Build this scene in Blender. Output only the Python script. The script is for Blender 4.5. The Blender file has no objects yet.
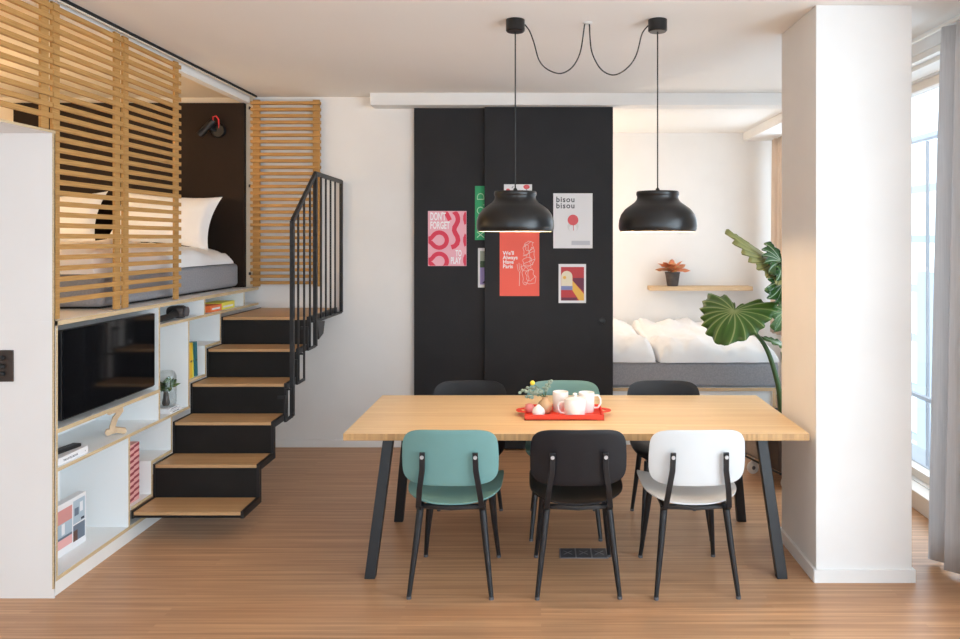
import bpy, bmesh, math, random
from mathutils import Vector, Matrix, noise
random.seed(7)
PI = math.pi
scn = bpy.context.scene
COL = scn.collection
H0, F, CX, CY = 1.70, 750.0, 541.0, 239.0        # eye height and lens of the survey
def X(u, Y): return (u-CX)/F*Y
def Z(v, Y): return H0-(v-CY)/F*Y
CEIL = 2.86

# ------------------------------------------------------------------ materials
MATS = {}
def mat(name, col, rough=0.5, metal=0.0, spec=0.5, **kw):
    m = bpy.data.materials.new(name); m.use_nodes = True
    b = m.node_tree.nodes['Principled BSDF']
    b.inputs['Base Color'].default_value = (*col, 1)
    b.inputs['Roughness'].default_value = rough
    b.inputs['Metallic'].default_value = metal
    b.inputs['Specular IOR Level'].default_value = spec
    for k, v in kw.items(): b.inputs[k].default_value = v
    MATS[name] = m
    return m
def nodes(m): return m.node_tree.nodes, m.node_tree.links, m.node_tree.nodes['Principled BSDF']
def add_noise(m, c1, c2, scale=(1, 1, 1), nscale=5, detail=4, bump=0.0, bscale=None, coord='Object', lo=0.3, hi=0.7):
    N, L, B = nodes(m)
    tc = N.new('ShaderNodeTexCoord'); mp = N.new('ShaderNodeMapping'); mp.inputs['Scale'].default_value = scale
    nz = N.new('ShaderNodeTexNoise'); nz.inputs['Scale'].default_value = nscale; nz.inputs['Detail'].default_value = detail
    rp = N.new('ShaderNodeValToRGB')
    rp.color_ramp.elements[0].color = (*c1, 1); rp.color_ramp.elements[1].color = (*c2, 1)
    rp.color_ramp.elements[0].position = lo; rp.color_ramp.elements[1].position = hi
    L.new(tc.outputs[coord], mp.inputs[0]); L.new(mp.outputs[0], nz.inputs['Vector'])
    L.new(nz.outputs['Fac'], rp.inputs[0]); L.new(rp.outputs[0], B.inputs['Base Color'])
    if bump:
        bp = N.new('ShaderNodeBump'); bp.inputs['Strength'].default_value = bump; bp.inputs['Distance'].default_value = 0.002
        src = nz
        if bscale:
            src = N.new('ShaderNodeTexNoise'); src.inputs['Scale'].default_value = bscale
            L.new(tc.outputs[coord], src.inputs['Vector'])
        L.new(src.outputs['Fac'], bp.inputs['Height']); L.new(bp.outputs[0], B.inputs['Normal'])
    return m
def strips(m, c1, c2, c3, axis='x', pitch=0.02, length=0.9, rough=0.4, mortar=None, msize=0.0):
    """thin solid strips laid side by side: brick texture + grain noise. axis = direction of the strips"""
    N, L, B = nodes(m)
    tc = N.new('ShaderNodeTexCoord'); mp = N.new('ShaderNodeMapping')
    if axis == 'y': mp.inputs['Rotation'].default_value = (0, 0, PI/2)
    br = N.new('ShaderNodeTexBrick'); br.inputs['Scale'].default_value = 1.0
    br.inputs['Brick Width'].default_value = length; br.inputs['Row Height'].default_value = pitch
    br.inputs['Mortar Size'].default_value = msize; br.inputs['Bias'].default_value = 0.0
    br.inputs['Color1'].default_value = (*c1, 1); br.inputs['Color2'].default_value = (*c2, 1)
    br.inputs['Mortar'].default_value = (*(mortar or c3), 1); br.offset = 0.37
    nz = N.new('ShaderNodeTexNoise'); nz.inputs['Scale'].default_value = 1.0; nz.inputs['Detail'].default_value = 6
    mp2 = N.new('ShaderNodeMapping'); mp2.inputs['Scale'].default_value = (1.3, 55, 55) if axis == 'x' else (55, 1.3, 55)
    rp = N.new('ShaderNodeValToRGB'); rp.color_ramp.elements[0].position = .35; rp.color_ramp.elements[1].position = .7
    mx = N.new('ShaderNodeMixRGB'); mx.blend_type = 'MIX'; mx.inputs[2].default_value = (*c3, 1)
    ml = N.new('ShaderNodeMath'); ml.operation = 'MULTIPLY'; ml.inputs[1].default_value = 0.8
    L.new(tc.outputs['Object'], mp.inputs[0]); L.new(mp.outputs[0], br.inputs['Vector'])
    L.new(tc.outputs['Object'], mp2.inputs[0]); L.new(mp2.outputs[0], nz.inputs['Vector'])
    L.new(nz.outputs['Fac'], rp.inputs[0]); L.new(rp.outputs[0], ml.inputs[0]); L.new(ml.outputs[0], mx.inputs[0])
    L.new(br.outputs['Color'], mx.inputs[1]); L.new(mx.outputs[0], B.inputs['Base Color'])
    B.inputs['Roughness'].default_value = rough
    return m

add_noise(mat('wall_white', (.8,.8,.79), .75, spec=.2), (.79,.785,.775), (.83,.825,.815), nscale=2.5, bump=.05, bscale=300)
add_noise(mat('ceiling_white', (.8,.79,.77), .85, spec=.1), (.84,.82,.79), (.86,.84,.81), nscale=1.5, bump=.04, bscale=250)
add_noise(mat('loft_cream', (.8,.7,.56), .8, spec=.1), (.78,.68,.54), (.82,.72,.58), nscale=2)
add_noise(mat('laminate_white', (.84,.86,.87), .4, spec=.3), (.82,.845,.85), (.86,.875,.88), nscale=2)
add_noise(mat('panel_white', (.8,.78,.76), .5, spec=.3), (.78,.755,.74), (.82,.80,.785), nscale=1.5)
add_noise(mat('ply_edge', (.6,.46,.28), .6, spec=.2), (.50,.37,.21), (.68,.53,.34), scale=(40, 1.5, 40), nscale=3)
strips(mat('floor_wood', (.4,.25,.13)), (.64,.37,.20), (.50,.275,.145), (.34,.17,.085), 'x', .024, 1.7, .40)
strips(mat('tread_wood', (.5,.3,.14)), (.58,.36,.18), (.52,.31,.15), (.43,.24,.105), 'x', .03, .7, .45)
strips(mat('table_wood', (.65,.4,.2)), (.87,.65,.38), (.80,.57,.31), (.71,.48,.245), 'x', .022, .75, .38)
strips(mat('table_edge', (.6,.38,.18)), (.62,.38,.17), (.40,.23,.10), (.50,.29,.12), 'x', .5, .012, .5)
add_noise(mat('slat_wood', (.55,.33,.13), .55, spec=.3), (.40,.205,.060), (.55,.31,.105), scale=(3, 3, 60), nscale=2.5)
add_noise(mat('oak_light', (.6,.44,.27), .6, spec=.2), (.55,.38,.22), (.66,.49,.31), scale=(3, 30, 30), nscale=3)
add_noise(mat('letter_wood', (.65,.47,.3), .5, spec=.3), (.60,.42,.26), (.70,.52,.34), scale=(20, 3, 3), nscale=4)
add_noise(mat('black_steel', (.012,.013,.015), .42, spec=.5), (.005,.0055,.007), (.008,.009,.011), nscale=8)
add_noise(mat('riser_black', (.010,.009,.009), .55, spec=.3), (.005,.0045,.0045), (.011,.010,.0095), nscale=4)
add_noise(mat('door_charcoal', (.022,.021,.022), .6, spec=.3), (.014,.0142,.0165), (.019,.019,.022), nscale=3)
add_noise(mat('headboard_brown', (.03,.015,.009), .7, spec=.2), (.018,.010,.0065), (.024,.014,.009), nscale=3)
mat('shadow_gap', (.01,.01,.01), .8)
add_noise(mat('shade_black', (.014,.014,.015), .30, spec=.5), (.006,.006,.0065), (.009,.009,.010), nscale=6)
mat('shade_inner', (.85,.82,.76), .6)
mat('cable_black', (.015,.015,.016), .6)
add_noise(mat('leg_black', (.012,.014,.017), .38, spec=.5), (.005,.006,.009), (.009,.011,.014), nscale=10)
add_noise(mat('plastic_teal', (.125,.30,.28), .45, spec=.4), (.135,.28,.27), (.155,.305,.295), nscale=3)
add_noise(mat('plastic_black', (.013,.013,.016), .45, spec=.4), (.0035,.004,.0065), (.0055,.006,.0095), nscale=3)
add_noise(mat('plastic_white', (.74,.76,.77), .4, spec=.4), (.60,.615,.625), (.64,.655,.66), nscale=3)
mat('bolt_metal', (.55,.55,.56), .45, metal=.8)
mat('foot_grey', (.10,.10,.11), .4)
add_noise(mat('bed_grey', (.22,.22,.235), .9, spec=.1), (.27,.27,.29), (.34,.34,.36), nscale=90, bump=.3, bscale=500)
add_noise(mat('linen_white', (.84,.84,.85), .85, spec=.1), (.82,.82,.83), (.87,.87,.87), nscale=4)
add_noise(mat('curtain_grey', (.42,.41,.42), .9, spec=.1), (.54,.53,.535), (.62,.605,.605), scale=(60, 60, 1), nscale=3)
add_noise(mat('curtain_beige', (.7,.58,.46), .9, spec=.1), (.66,.54,.44), (.72,.60,.50), scale=(60, 60, 1), nscale=3)
mat('frame_white', (.80,.75,.69), .5)
mat('tray_red', (.78,.06,.03), .35)
mat('porcelain', (.86,.85,.83), .15)
mat('tv_black', (.004,.004,.005), .08, spec=.6)
mat('tv_bezel', (.008,.008,.009), .3)
mat('seat_brown', (.05,.035,.03), .85)
mat('seat_grey', (.33,.29,.26), .9)
mat('piping', (.015,.013,.012), .7)
add_noise(mat('seat_weave', (.33,.29,.26), .9, spec=.1), (.30,.265,.235), (.38,.33,.30), nscale=120, bump=.2, bscale=300)
mat('rubber_white', (.75,.74,.72), .4)
mat('switch_brown', (.035,.02,.014), .4)
mat('paper_white', (.80,.80,.82), .7)
mat('ink_white', (.93,.93,.95), .7)
mat('paper_pink', (.85,.45,.53), .7)
mat('ink_red', (.72,.05,.10), .7)
mat('paper_green', (.03,.36,.15), .7)
mat('ink_mint', (.42,.72,.52), .7)
mat('paper_red', (.90,.14,.10), .7)
mat('ink_pale', (.88,.72,.68), .7)
mat('ink_coral', (.90,.34,.27), .7)
mat('ink_dark', (.035,.04,.06), .7)
mat('ink_rose', (.68,.12,.14), .7)
mat('ink_grey', (.55,.56,.62), .7)
mat('ink_halo', (.70,.70,.70), .7)
mat('art_red', (.52,.06,.07), .7); mat('art_plum', (.16,.04,.08), .7); mat('art_gold', (.80,.48,.10), .7)
mat('art_cream', (.80,.74,.58), .7); mat('art_blue', (.22,.26,.50), .7); mat('art_lilac', (.33,.27,.55), .7)
mat('art_moss', (.06,.11,.06), .7); mat('art_sage', (.36,.42,.36), .7)
mat('book_yellow', (.82,.50,.04), .5); mat('book_teal', (.03,.16,.19), .5); mat('book_orange', (.88,.20,.06), .5)
mat('book_lime', (.80,.74,.10), .5); mat('box_pink', (.80,.42,.40), .6); mat('box_maroon', (.30,.04,.06), .6)
mat('photo_salmon', (.66,.30,.28), .5); mat('photo_slate', (.14,.18,.24), .5); mat('photo_sky', (.42,.52,.60), .5); mat('photo_brown', (.12,.06,.045), .5)
mat('remote_black', (.01,.01,.011), .45)
mat('soil', (.03,.02,.014), .95)
add_noise(mat('pot_dark', (.05,.04,.04), .5), (.035,.03,.03), (.08,.065,.06), nscale=20)
mat('stem_green', (.06,.12,.04), .5); mat('stem_red', (.35,.12,.05), .5)
mat('flower_yellow', (.85,.65,.06), .6); mat('sage_leaf', (.25,.33,.27), .6); mat('vase_tan', (.55,.36,.20), .45); mat('flower_pink', (.85,.30,.28), .6)
mat('cable_red', (.75,.03,.03), .4)
mat('outlet_steel', (.35,.35,.37), .35, metal=.6); mat('outlet_dark', (.06,.06,.07), .4)
mat('facade_pale', (.80,.82,.85), .8); mat('facade_slate', (.36,.42,.48), .7); mat('rail_grey', (.32,.33,.36), .5); mat('deck_grey', (.35,.36,.38), .8)
mat('white_gloss', (.82,.82,.80), .3)

def leafmat(name, dark, light, vein, rough=.35):
    m = mat(name, dark, rough); N, L, B = nodes(m)
    uv = N.new('ShaderNodeUVMap'); sp = N.new('ShaderNodeSeparateXYZ')
    L.new(uv.outputs[0], sp.inputs[0])
    # UV x = angle * vein count, y = radius
    fr = N.new('ShaderNodeMath'); fr.operation = 'PINGPONG'; fr.inputs[1].default_value = .5
    L.new(sp.outputs[0], fr.inputs[0])
    ml = N.new('ShaderNodeMath'); ml.operation = 'MULTIPLY'; L.new(fr.outputs[0], ml.inputs[0]); L.new(sp.outputs[1], ml.inputs[1])
    rp = N.new('ShaderNodeValToRGB'); e = rp.color_ramp.elements
    e[0].position = .0; e[0].color = (*vein, 1); e[1].position = .5; e[1].color = (*dark, 1)
    a = e.new(.035); a.color = (*vein, 1); b = e.new(.06); b.color = (*light, 1)
    L.new(ml.outputs[0], rp.inputs[0]); L.new(rp.outputs[0], B.inputs['Base Color'])
    return m
leafmat('leaf_green', (.028,.080,.010), (.060,.145,.020), (.24,.31,.12))
leafmat('leaf_under', (.17,.19,.045), (.36,.34,.12), (.13,.14,.035), .5)
leafmat('leaf_silver', (.014,.05,.010), (.055,.13,.035), (.30,.38,.22), .2)
leafmat('leaf_coral', (.55,.22,.08), (.65,.15,.07), (.45,.40,.12))

def glassmat(name, tint=(1, 1, 1), gl=.06, rough=.02):
    m = bpy.data.materials.new(name); m.use_nodes = True
    N, L = m.node_tree.nodes, m.node_tree.links; N.clear()
    o = N.new('ShaderNodeOutputMaterial'); t = N.new('ShaderNodeBsdfTransparent'); g = N.new('ShaderNodeBsdfGlossy'); x = N.new('ShaderNodeMixShader')
    t.inputs[0].default_value = (*tint, 1); g.inputs['Roughness'].default_value = rough
    lw = N.new('ShaderNodeLayerWeight'); lw.inputs[0].default_value = .35
    mm = N.new('ShaderNodeMath'); mm.operation = 'MULTIPLY_ADD'; mm.inputs[1].default_value = .35; mm.inputs[2].default_value = gl*.5
    L.new(lw.outputs['Facing'], mm.inputs[0]); L.new(mm.outputs[0], x.inputs[0])
    L.new(t.outputs[0], x.inputs[1]); L.new(g.outputs[0], x.inputs[2]); L.new(x.outputs[0], o.inputs[0])
    MATS[name] = m
glassmat('vase_glass', (.975,.985,.985), .03)
def panemat(name):
    m = bpy.data.materials.new(name); m.use_nodes = True
    N, L = m.node_tree.nodes, m.node_tree.links; N.clear()
    o = N.new('ShaderNodeOutputMaterial'); t = N.new('ShaderNodeBsdfTransparent'); g = N.new('ShaderNodeBsdfGlossy'); x = N.new('ShaderNodeMixShader')
    t.inputs[0].default_value = (.97, .985, .99, 1); g.inputs['Roughness'].default_value = .01; x.inputs[0].default_value = .04
    L.new(t.outputs[0], x.inputs[1]); L.new(g.outputs[0], x.inputs[2]); L.new(x.outputs[0], o.inputs[0])
    MATS[name] = m
panemat('window_pane')
def emit(name, col, s):
    m = mat(name, col, .5); b = m.node_tree.nodes['Principled BSDF']
    b.inputs['Emission Color'].default_value = (*col, 1); b.inputs['Emission Strength'].default_value = s
emit('bulb_glow', (1, .82, .6), 9)

# ------------------------------------------------------------------ mesh builder
class MB:
    def __init__(s): s.v = []; s.f = []; s.m = []; s.uv = {}
    def quad(s, a, mi=0):
        k = len(s.v); s.v += [tuple(p) for p in a]; s.f.append(tuple(range(k, k+len(a)))); s.m.append(mi); return s
    def box(s, x0, x1, y0, y1, z0, z1, mi=0, face=None):
        if x0 > x1: x0, x1 = x1, x0
        if y0 > y1: y0, y1 = y1, y0
        if z0 > z1: z0, z1 = z1, z0
        k = len(s.v)
        s.v += [(x0,y0,z0),(x1,y0,z0),(x1,y1,z0),(x0,y1,z0),(x0,y0,z1),(x1,y0,z1),(x1,y1,z1),(x0,y1,z1)]
        fs = [(0,3,2,1),(4,5,6,7),(0,1,5,4),(1,2,6,5),(2,3,7,6),(3,0,4,7)]   # bottom top front(-y) +x back(+y) -x
        for i, f in enumerate(fs):
            s.f.append(tuple(k+j for j in f)); s.m.append((face or {}).get(i, mi))
        return s
    def tube(s, pts, r, seg=10, mi=0, cap=True, flat=None, up=None):
        pts = [Vector(p) for p in pts]; n = len(pts)
        rs = r if isinstance(r, (list, tuple)) else [r]*n
        rings = []
        prev = None
        for i, p in enumerate(pts):
            t = (pts[min(i+1, n-1)]-pts[max(i-1, 0)]).normalized()
            if prev is None:
                a = Vector(up) if up else (Vector((0, 0, 1)) if abs(t.z) < .9 else Vector((1, 0, 0)))
                prev = (a - t*a.dot(t)).normalized()
            else: prev = (prev - t*prev.dot(t)).normalized()
            b = t.cross(prev)
            ring = []
            for j in range(seg):
                an = 2*PI*j/seg + (PI/4 if seg == 4 else 0)
                c, sn = math.cos(an), math.sin(an)
                if flat: c *= flat[0]; sn *= flat[1]
                ring.append(len(s.v)); s.v.append(tuple(p + (prev*c + b*sn)*rs[i]))
            rings.append(ring)
        for i in range(n-1):
            for j in range(seg):
                s.f.append((rings[i][j], rings[i][(j+1)%seg], rings[i+1][(j+1)%seg], rings[i+1][j])); s.m.append(mi)
        if cap:
            s.f.append(tuple(reversed(rings[0]))); s.m.append(mi); s.f.append(tuple(rings[-1])); s.m.append(mi)
        return s
    def lathe(s, prof, c=(0, 0, 0), seg=32, mi=0, axis='z'):
        k = len(s.v); n = len(prof)
        for (r, z) in prof:
            for j in range(seg):
                a = 2*PI*j/seg; x, y = r*math.cos(a), r*math.sin(a)
                if axis == 'z': p = (c[0]+x, c[1]+y, c[2]+z)
                elif axis == 'y': p = (c[0]+x, c[1]+z, c[2]+y)
                else: p = (c[0]+z, c[1]+x, c[2]+y)
                s.v.append(p)
        for i in range(n-1):
            for j in range(seg):
                s.f.append((k+i*seg+j, k+i*seg+(j+1)%seg, k+(i+1)*seg+(j+1)%seg, k+(i+1)*seg+j)); s.m.append(mi)
        return s
    def prism(s, poly, d0, d1, axis='y', mi=0):
        """poly 2D list; axis: extrusion direction. y-> (x,z) poly, x -> (y,z) poly, z -> (x,y)"""
        def P(a, b, d): return {'y': (a, d, b), 'x': (d, a, b), 'z': (a, b, d)}[axis]
        k = len(s.v); n = len(poly)
        s.v += [P(a, b, d0) for a, b in poly] + [P(a, b, d1) for a, b in poly]
        s.f.append(tuple(range(k, k+n))); s.m.append(mi)
        s.f.append(tuple(reversed(range(k+n, k+2*n)))); s.m.append(mi)
        for i in range(n):
            j = (i+1) % n; s.f.append((k+i, k+n+i, k+n+j, k+j)); s.m.append(mi)
        return s
    def sphere(s, c, r, seg=14, rings=8, mi=0, sc=(1, 1, 1)):
        k = len(s.v)
        for i in range(rings+1):
            t = PI*i/rings
            for j in range(seg):
                a = 2*PI*j/seg
                s.v.append((c[0]+r*sc[0]*math.sin(t)*math.cos(a), c[1]+r*sc[1]*math.sin(t)*math.sin(a), c[2]+r*sc[2]*math.cos(t)))
        for i in range(rings):
            for j in range(seg):
                s.f.append((k+i*seg+j, k+(i+1)*seg+j, k+(i+1)*seg+(j+1)%seg, k+i*seg+(j+1)%seg)); s.m.append(mi)
        return s
    def build(s, name, mats, parent=None, smooth=False, bevel=0, bseg=2, xf=None, weld=True):
        me = bpy.data.meshes.new(name)
        vs = [tuple(xf @ Vector(p)) for p in s.v] if xf else s.v
        me.from_pydata(vs, [], s.f)
        ml = mats if isinstance(mats, (list, tuple)) else [mats]
        for m in ml: me.materials.append(MATS[m])
        for p, mi in zip(me.polygons, s.m): p.material_index = mi
        if weld or True:
            bm = bmesh.new(); bm.from_mesh(me)
            if weld: bmesh.ops.remove_doubles(bm, verts=bm.verts, dist=1e-6)
            bmesh.ops.recalc_face_normals(bm, faces=bm.faces)
            bm.to_mesh(me); bm.free()
        if smooth:
            me.polygons.foreach_set('use_smooth', [True]*len(me.polygons))
            try: me.set_sharp_from_angle(angle=math.radians(smooth if smooth is not True else 40))
            except Exception: pass
        o = bpy.data.objects.new(name, me); COL.objects.link(o)
        if parent is not None: o.parent = parent
        if bevel:
            b = o.modifiers.new('bevel', 'BEVEL'); b.width = bevel; b.segments = bseg; b.limit_method = 'ANGLE'; b.angle_limit = math.radians(40)
        return o

def tag(o, label=None, cat=None, group=None, kind=None):
    if label: o['label'] = label
    if cat: o['category'] = cat
    if group: o['group'] = group
    if kind: o['kind'] = kind
    return o
def thing(name, label, cat, loc=(0, 0, 0), rz=0, group=None):
    o = bpy.data.objects.new(name, None); COL.objects.link(o); o.empty_display_size = .1
    o.location = loc; o.rotation_euler = (0, 0, rz)
    return tag(o, label, cat, group)
def struct(name, mb, m, **k): return tag(mb.build(name, m, **k), kind='structure')
def reloc(root):
    """children were built in world coordinates: keep them there under a placed root"""
    return root
def child(mb, name, m, root, **k):
    """part built in world coordinates under a root that only has a location"""
    L = root.matrix_basis if root.parent is None else None
    return mb.build(name, m, root, xf=Matrix.Translation(-Vector(root.location)), **k)
def sub(mb, name, m, part, root, **k):
    return mb.build(name, m, part, xf=Matrix.Translation(-Vector(root.location)), **k)

def text_mesh(s, size, name, m, parent, loc, rot=(PI/2, 0, 0), align='LEFT', bold=0.0, ext=.0004, sx=1.0, space=1.0, line=1.0, label=None):
    cu = bpy.data.curves.new('lettering', 'FONT'); cu.body = s; cu.size = size; cu.align_x = align
    cu.offset = bold; cu.extrude = ext; cu.space_character = space; cu.space_line = line; cu.resolution_u = 3
    t = bpy.data.objects.new('lettering', cu); COL.objects.link(t)
    dg = bpy.context.evaluated_depsgraph_get(); dg.update()
    me = bpy.data.meshes.new_from_object(t.evaluated_get(dg))
    bpy.data.objects.remove(t); me.name = name
    me.materials.clear(); me.materials.append(MATS[m])
    me.transform(Matrix.Translation(Vector(loc)) @ Matrix.Rotation(rot[2], 4, 'Z') @ Matrix.Rotation(rot[1], 4, 'Y') @ Matrix.Rotation(rot[0], 4, 'X') @ Matrix.Diagonal((sx, 1, 1, 1)))
    o = bpy.data.objects.new(name, me); COL.objects.link(o); o.parent = parent
    return o

# ------------------------------------------------------------------ room shell
XL, XR, YF_, YB, YA = -4.45, 2.45, -3.0, 6.13, 8.20
XAR, XAL = 2.62, -0.55                      # alcove side walls
T = .15
struct('floor', MB().box(XL-T, XAR+T, YF_-T, YA+T, -.12, 0), 'floor_wood')
struct('ceiling', MB().box(XL-T, XAR+T, YF_-T, YA+T, CEIL, CEIL+.15), 'ceiling_white')
struct('wall_left', MB().box(XL-T, XL, YF_-T, YB+T, 0, CEIL), 'wall_white')
struct('wall_back', MB().box(XL, XAL+.3, YB, YB+T, 0, CEIL), 'wall_white')
struct('wall_alcove_left', MB().box(XAL-T, XAL, YB+T, YA+T, 0, CEIL), 'wall_white')
struct('wall_alcove_back', MB().box(XAL, XAR+T, YA, YA+T, 0, CEIL), 'wall_white')
# alcove right wall with its window
b = MB().box(XAR, XAR+T, YB, 6.55, 0, CEIL).box(XAR, XAR+T, 8.02, YA, 0, CEIL).box(XAR, XAR+T, 6.55, 8.02, 0, .75).box(XAR, XAR+T, 6.55, 8.02, 2.74, CEIL)
b.box(XR, XAR, YB-.02, YB+.1, 0, CEIL)
struct('wall_alcove_right', b, 'wall_white')
# right wall of the main room, glazed almost to the floor
b = MB()
ops = [(-2.6, -.1), (.15, 2.75), (3.0, 5.85)]
ys = [YF_-T] + [q for o_ in ops for q in o_] + [YB-.02]
for i in range(0, len(ys), 2): b.box(XR, XR+T, ys[i], ys[i+1], 0, CEIL)
for y0, y1 in ops: b.box(XR, XR+T, y0, y1, 0, .12); b.box(XR, XR+T, y0, y1, 2.73, CEIL)
struct('wall_right', b, 'wall_white')
struct('trim_1', MB().box(2.35, XR, YF_, YB-.02, 0, .115), 'frame_white', bevel=.004)      # low plinth under the windows
struct('trim_2', MB().box(2.16, XR, YF_, YB-.02, 2.76, CEIL), 'wall_white')               # beam over the windows
struct('trim_3', MB().box(2.21, XAR, YB+.1, YA, 2.77, CEIL), 'wall_white')
struct('trim_9', MB().box(2.17, 2.20, YF_, YB-.02, 2.725, 2.76).box(2.30, XR, YF_, YB-.02, 2.735, 2.76), 'frame_white')
# front wall (behind the camera) with a wide window
b = MB().box(XL, -3.2, YF_-T, YF_, 0, CEIL).box(2.2, XR, YF_-T, YF_, 0, CEIL)
b.box(-3.2, 2.2, YF_-T, YF_, 0, .2).box(-3.2, 2.2, YF_-T, YF_, 2.72, CEIL)
struct('wall_front', b, 'wall_white')

def window(n, axis, c, a0, a1, z0, z1, mull=()):
    """frame + pane. axis 'x': wall plane x=c, spans y a0..a1 ; 'y': plane y=c"""
    fr, gl = MB(), MB(); w, d = .055, .035
    def bx(m, p0, p1, q0, q1, dd):
        if axis == 'x': m.box(c-dd, c+dd, p0, p1, q0, q1)
        else: m.box(p0, p1, c-dd, c+dd, q0, q1)
    bx(fr, a0, a1, z0, z0+w, d); bx(fr, a0, a1, z1-w, z1, d); bx(fr, a0, a0+w, z0+w, z1-w, d); bx(fr, a1-w, a1, z0+w, z1-w, d)
    for q in mull: bx(fr, q-w/2, q+w/2, z0+w, z1-w, d)
    bx(gl, a0+w, a1-w, z0+w, z1-w, .003)
    o = struct('window_%d' % n, fr, 'frame_white', bevel=.004)
    g = gl.build('window_pane', 'window_pane', o)
    return o
window(1, 'x', XR+.07, 3.0, 5.85, .12, 2.73, (3.95, 5.6))
window(2, 'x', XR+.07, .15, 2.75, .12, 2.73, (1.45,))
window(3, 'x', XR+.07, -2.6, -.1, .12, 2.73, (-1.35,))
window(4, 'x', XAR+.07, 6.55, 8.02, .75, 2.74)
window(5, 'y', YF_-.07, -3.2, 2.2, .2, 2.72, (-1.4, .4))
# baseboards
struct('baseboard_back', MB().box(-2.28, -1.03, YB-.014, YB, 0, .062), 'wall_white', bevel=.003)
struct('baseboard_front', MB().box(-2.28, 2.3, YF_, YF_+.014, 0, .062), 'wall_white')
# pillar
PY0, PY1 = 3.717, 4.25; PX0, PX1 = X(816, PY0), X(912, PY0)
struct('wall_pillar', MB().box(PX0, PX1, PY0, PY1, 0, CEIL), 'wall_white', bevel=.004)
e = .013
b = MB().box(PX0-e, PX1+e, PY0-e, PY0, 0, .065).box(PX0-e, PX1+e, PY1, PY1+e, 0, .065).box(PX0-e, PX0, PY0, PY1, 0, .065).box(PX1, PX1+e, PY0, PY1, 0, .065)
struct('baseboard_pillar', b, 'wall_white', bevel=.002)
# sliding track boxing in front of the alcove
struct('trim_4', MB().box(X(370, 5.95), 2.15, 5.95, YB-.001, 2.763, CEIL), 'wall_white', bevel=.003)

# loft: floor, partition facing the room, storage deck over the hall
XU = -2.30
LF = 1.31
struct('floor_loft', MB().box(XL, XU-.385, 3.555, YB, LF-.12, LF-.001), 'laminate_white')
b = MB().box(XL, XU-.002, 3.548, 3.5535, 0, 2.2)
b.box(XL, XU-.011, 3.545, 3.548, LF+.003, 2.2).box(XL, XU-.011, 3.545, 3.548, .045, LF-.001)
b.box(XU-.011, XU-.002, 3.545, 3.5535, .045, 2.2, 1)
struct('wall_closet', b, ['panel_white', 'ply_edge'])
struct('ceiling_hall', MB().box(XL, XU, .4, 3.5535, 2.2, 2.212, 0, {3: 1}), ['panel_white', 'ply_edge'])
struct('trim_5', MB().box(XU-.018, XU-.009, .4, YB-.06, 2.838, CEIL-.0005), 'loft_cream')
struct('trim_6', MB().box(XU-.12, XU-.058, .4, YB-.06, 2.800, CEIL-.0005), 'wall_white')
struct('trim_7', MB().box(XU-.009, XU+.003, .4, YB-.06, 2.846, CEIL-.0005), 'shadow_gap')
struct('wall_loft_end', MB().box(XL, XU-.06, .25, .4, 2.216, CEIL), 'loft_cream')
struct('wall_loft_back', MB().box(XL+.01, -2.345, YB-.02, YB-.001, LF, CEIL-.001), 'loft_cream')
struct('wall_loft_side', MB().box(XL, XL+.01, .4, YB-.02, LF, CEIL-.001), 'loft_cream')
struct('ceiling_loft', MB().box(XL+.01, XU-.121, .4, YB-.02, CEIL-.008, CEIL-.0005), 'loft_cream')

# ------------------------------------------------------------------ sliding doors, posters
DF, DB = 6.03, 6.083                                   # front faces
d1 = MB().box(X(484.5, DF), X(613, DF), DF, DF+.032, .012, 2.762)
door1 = struct('door_1', d1, 'door_charcoal', bevel=.002)
hz = Z(321, DF); hx = X(602, DF)
MB().lathe([(0, -.008), (.018, -.008), (.024, -.006), (.026, 0), (.026, .004)], (hx, DF-.002, hz), 20, axis='y').build('door_handle', 'black_steel', door1, smooth=True)
door2 = struct('door_2', MB().box(X(414, DB), X(490, DB)+.25, DB, DB+.032, .012, 2.762), 'door_charcoal', bevel=.002)

PT = .0015
def poster(label, m, u0, u1, v0, v1, Yd, name='poster'):
    Y = Yd-.0002
    o = MB().box(X(u0, Y), X(u1, Y), Y-PT, Y, Z(v1, Y), Z(v0, Y)).build(name, m)
    return tag(o, label, 'poster', 'posters on the black sliding doors'), Y-PT-.0004
def flat(poly, Yp, name, m, par, th=.0004):
    k = MB().prism(poly, Yp, Yp+th, 'y'); return k.build(name, m, par)
def PXY(Y): return lambda u, v: (X(u, Y), Z(v, Y))
def disc(cx, cz, r, n=24, sx=1): return [(cx+r*sx*math.cos(2*PI*i/n), cz+r*math.sin(2*PI*i/n)) for i in range(n)]
def ribbon(mb, pts, w, Yp, th=.0003, clip=None):
    """flat band following 2D points (x,z), clipped to a rectangle"""
    n = len(pts); Ls, Rs = [], []
    for i in range(n):
        a = Vector(pts[max(i-1, 0)]); c = Vector(pts[min(i+1, n-1)]); t = (c-a).normalized(); nn = Vector((-t.y, t.x))
        p = Vector(pts[i]); Ls.append(p+nn*w/2); Rs.append(p-nn*w/2)
    def cl(p):
        if not clip: return p
        return Vector((min(max(p.x, clip[0]), clip[1]), min(max(p.y, clip[2]), clip[3])))
    for i in range(n-1):
        q = [cl(Ls[i]), cl(Ls[i+1]), cl(Rs[i+1]), cl(Rs[i])]
        mb.quad([(p.x, Yp, p.y) for p in q])
    return mb
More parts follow.
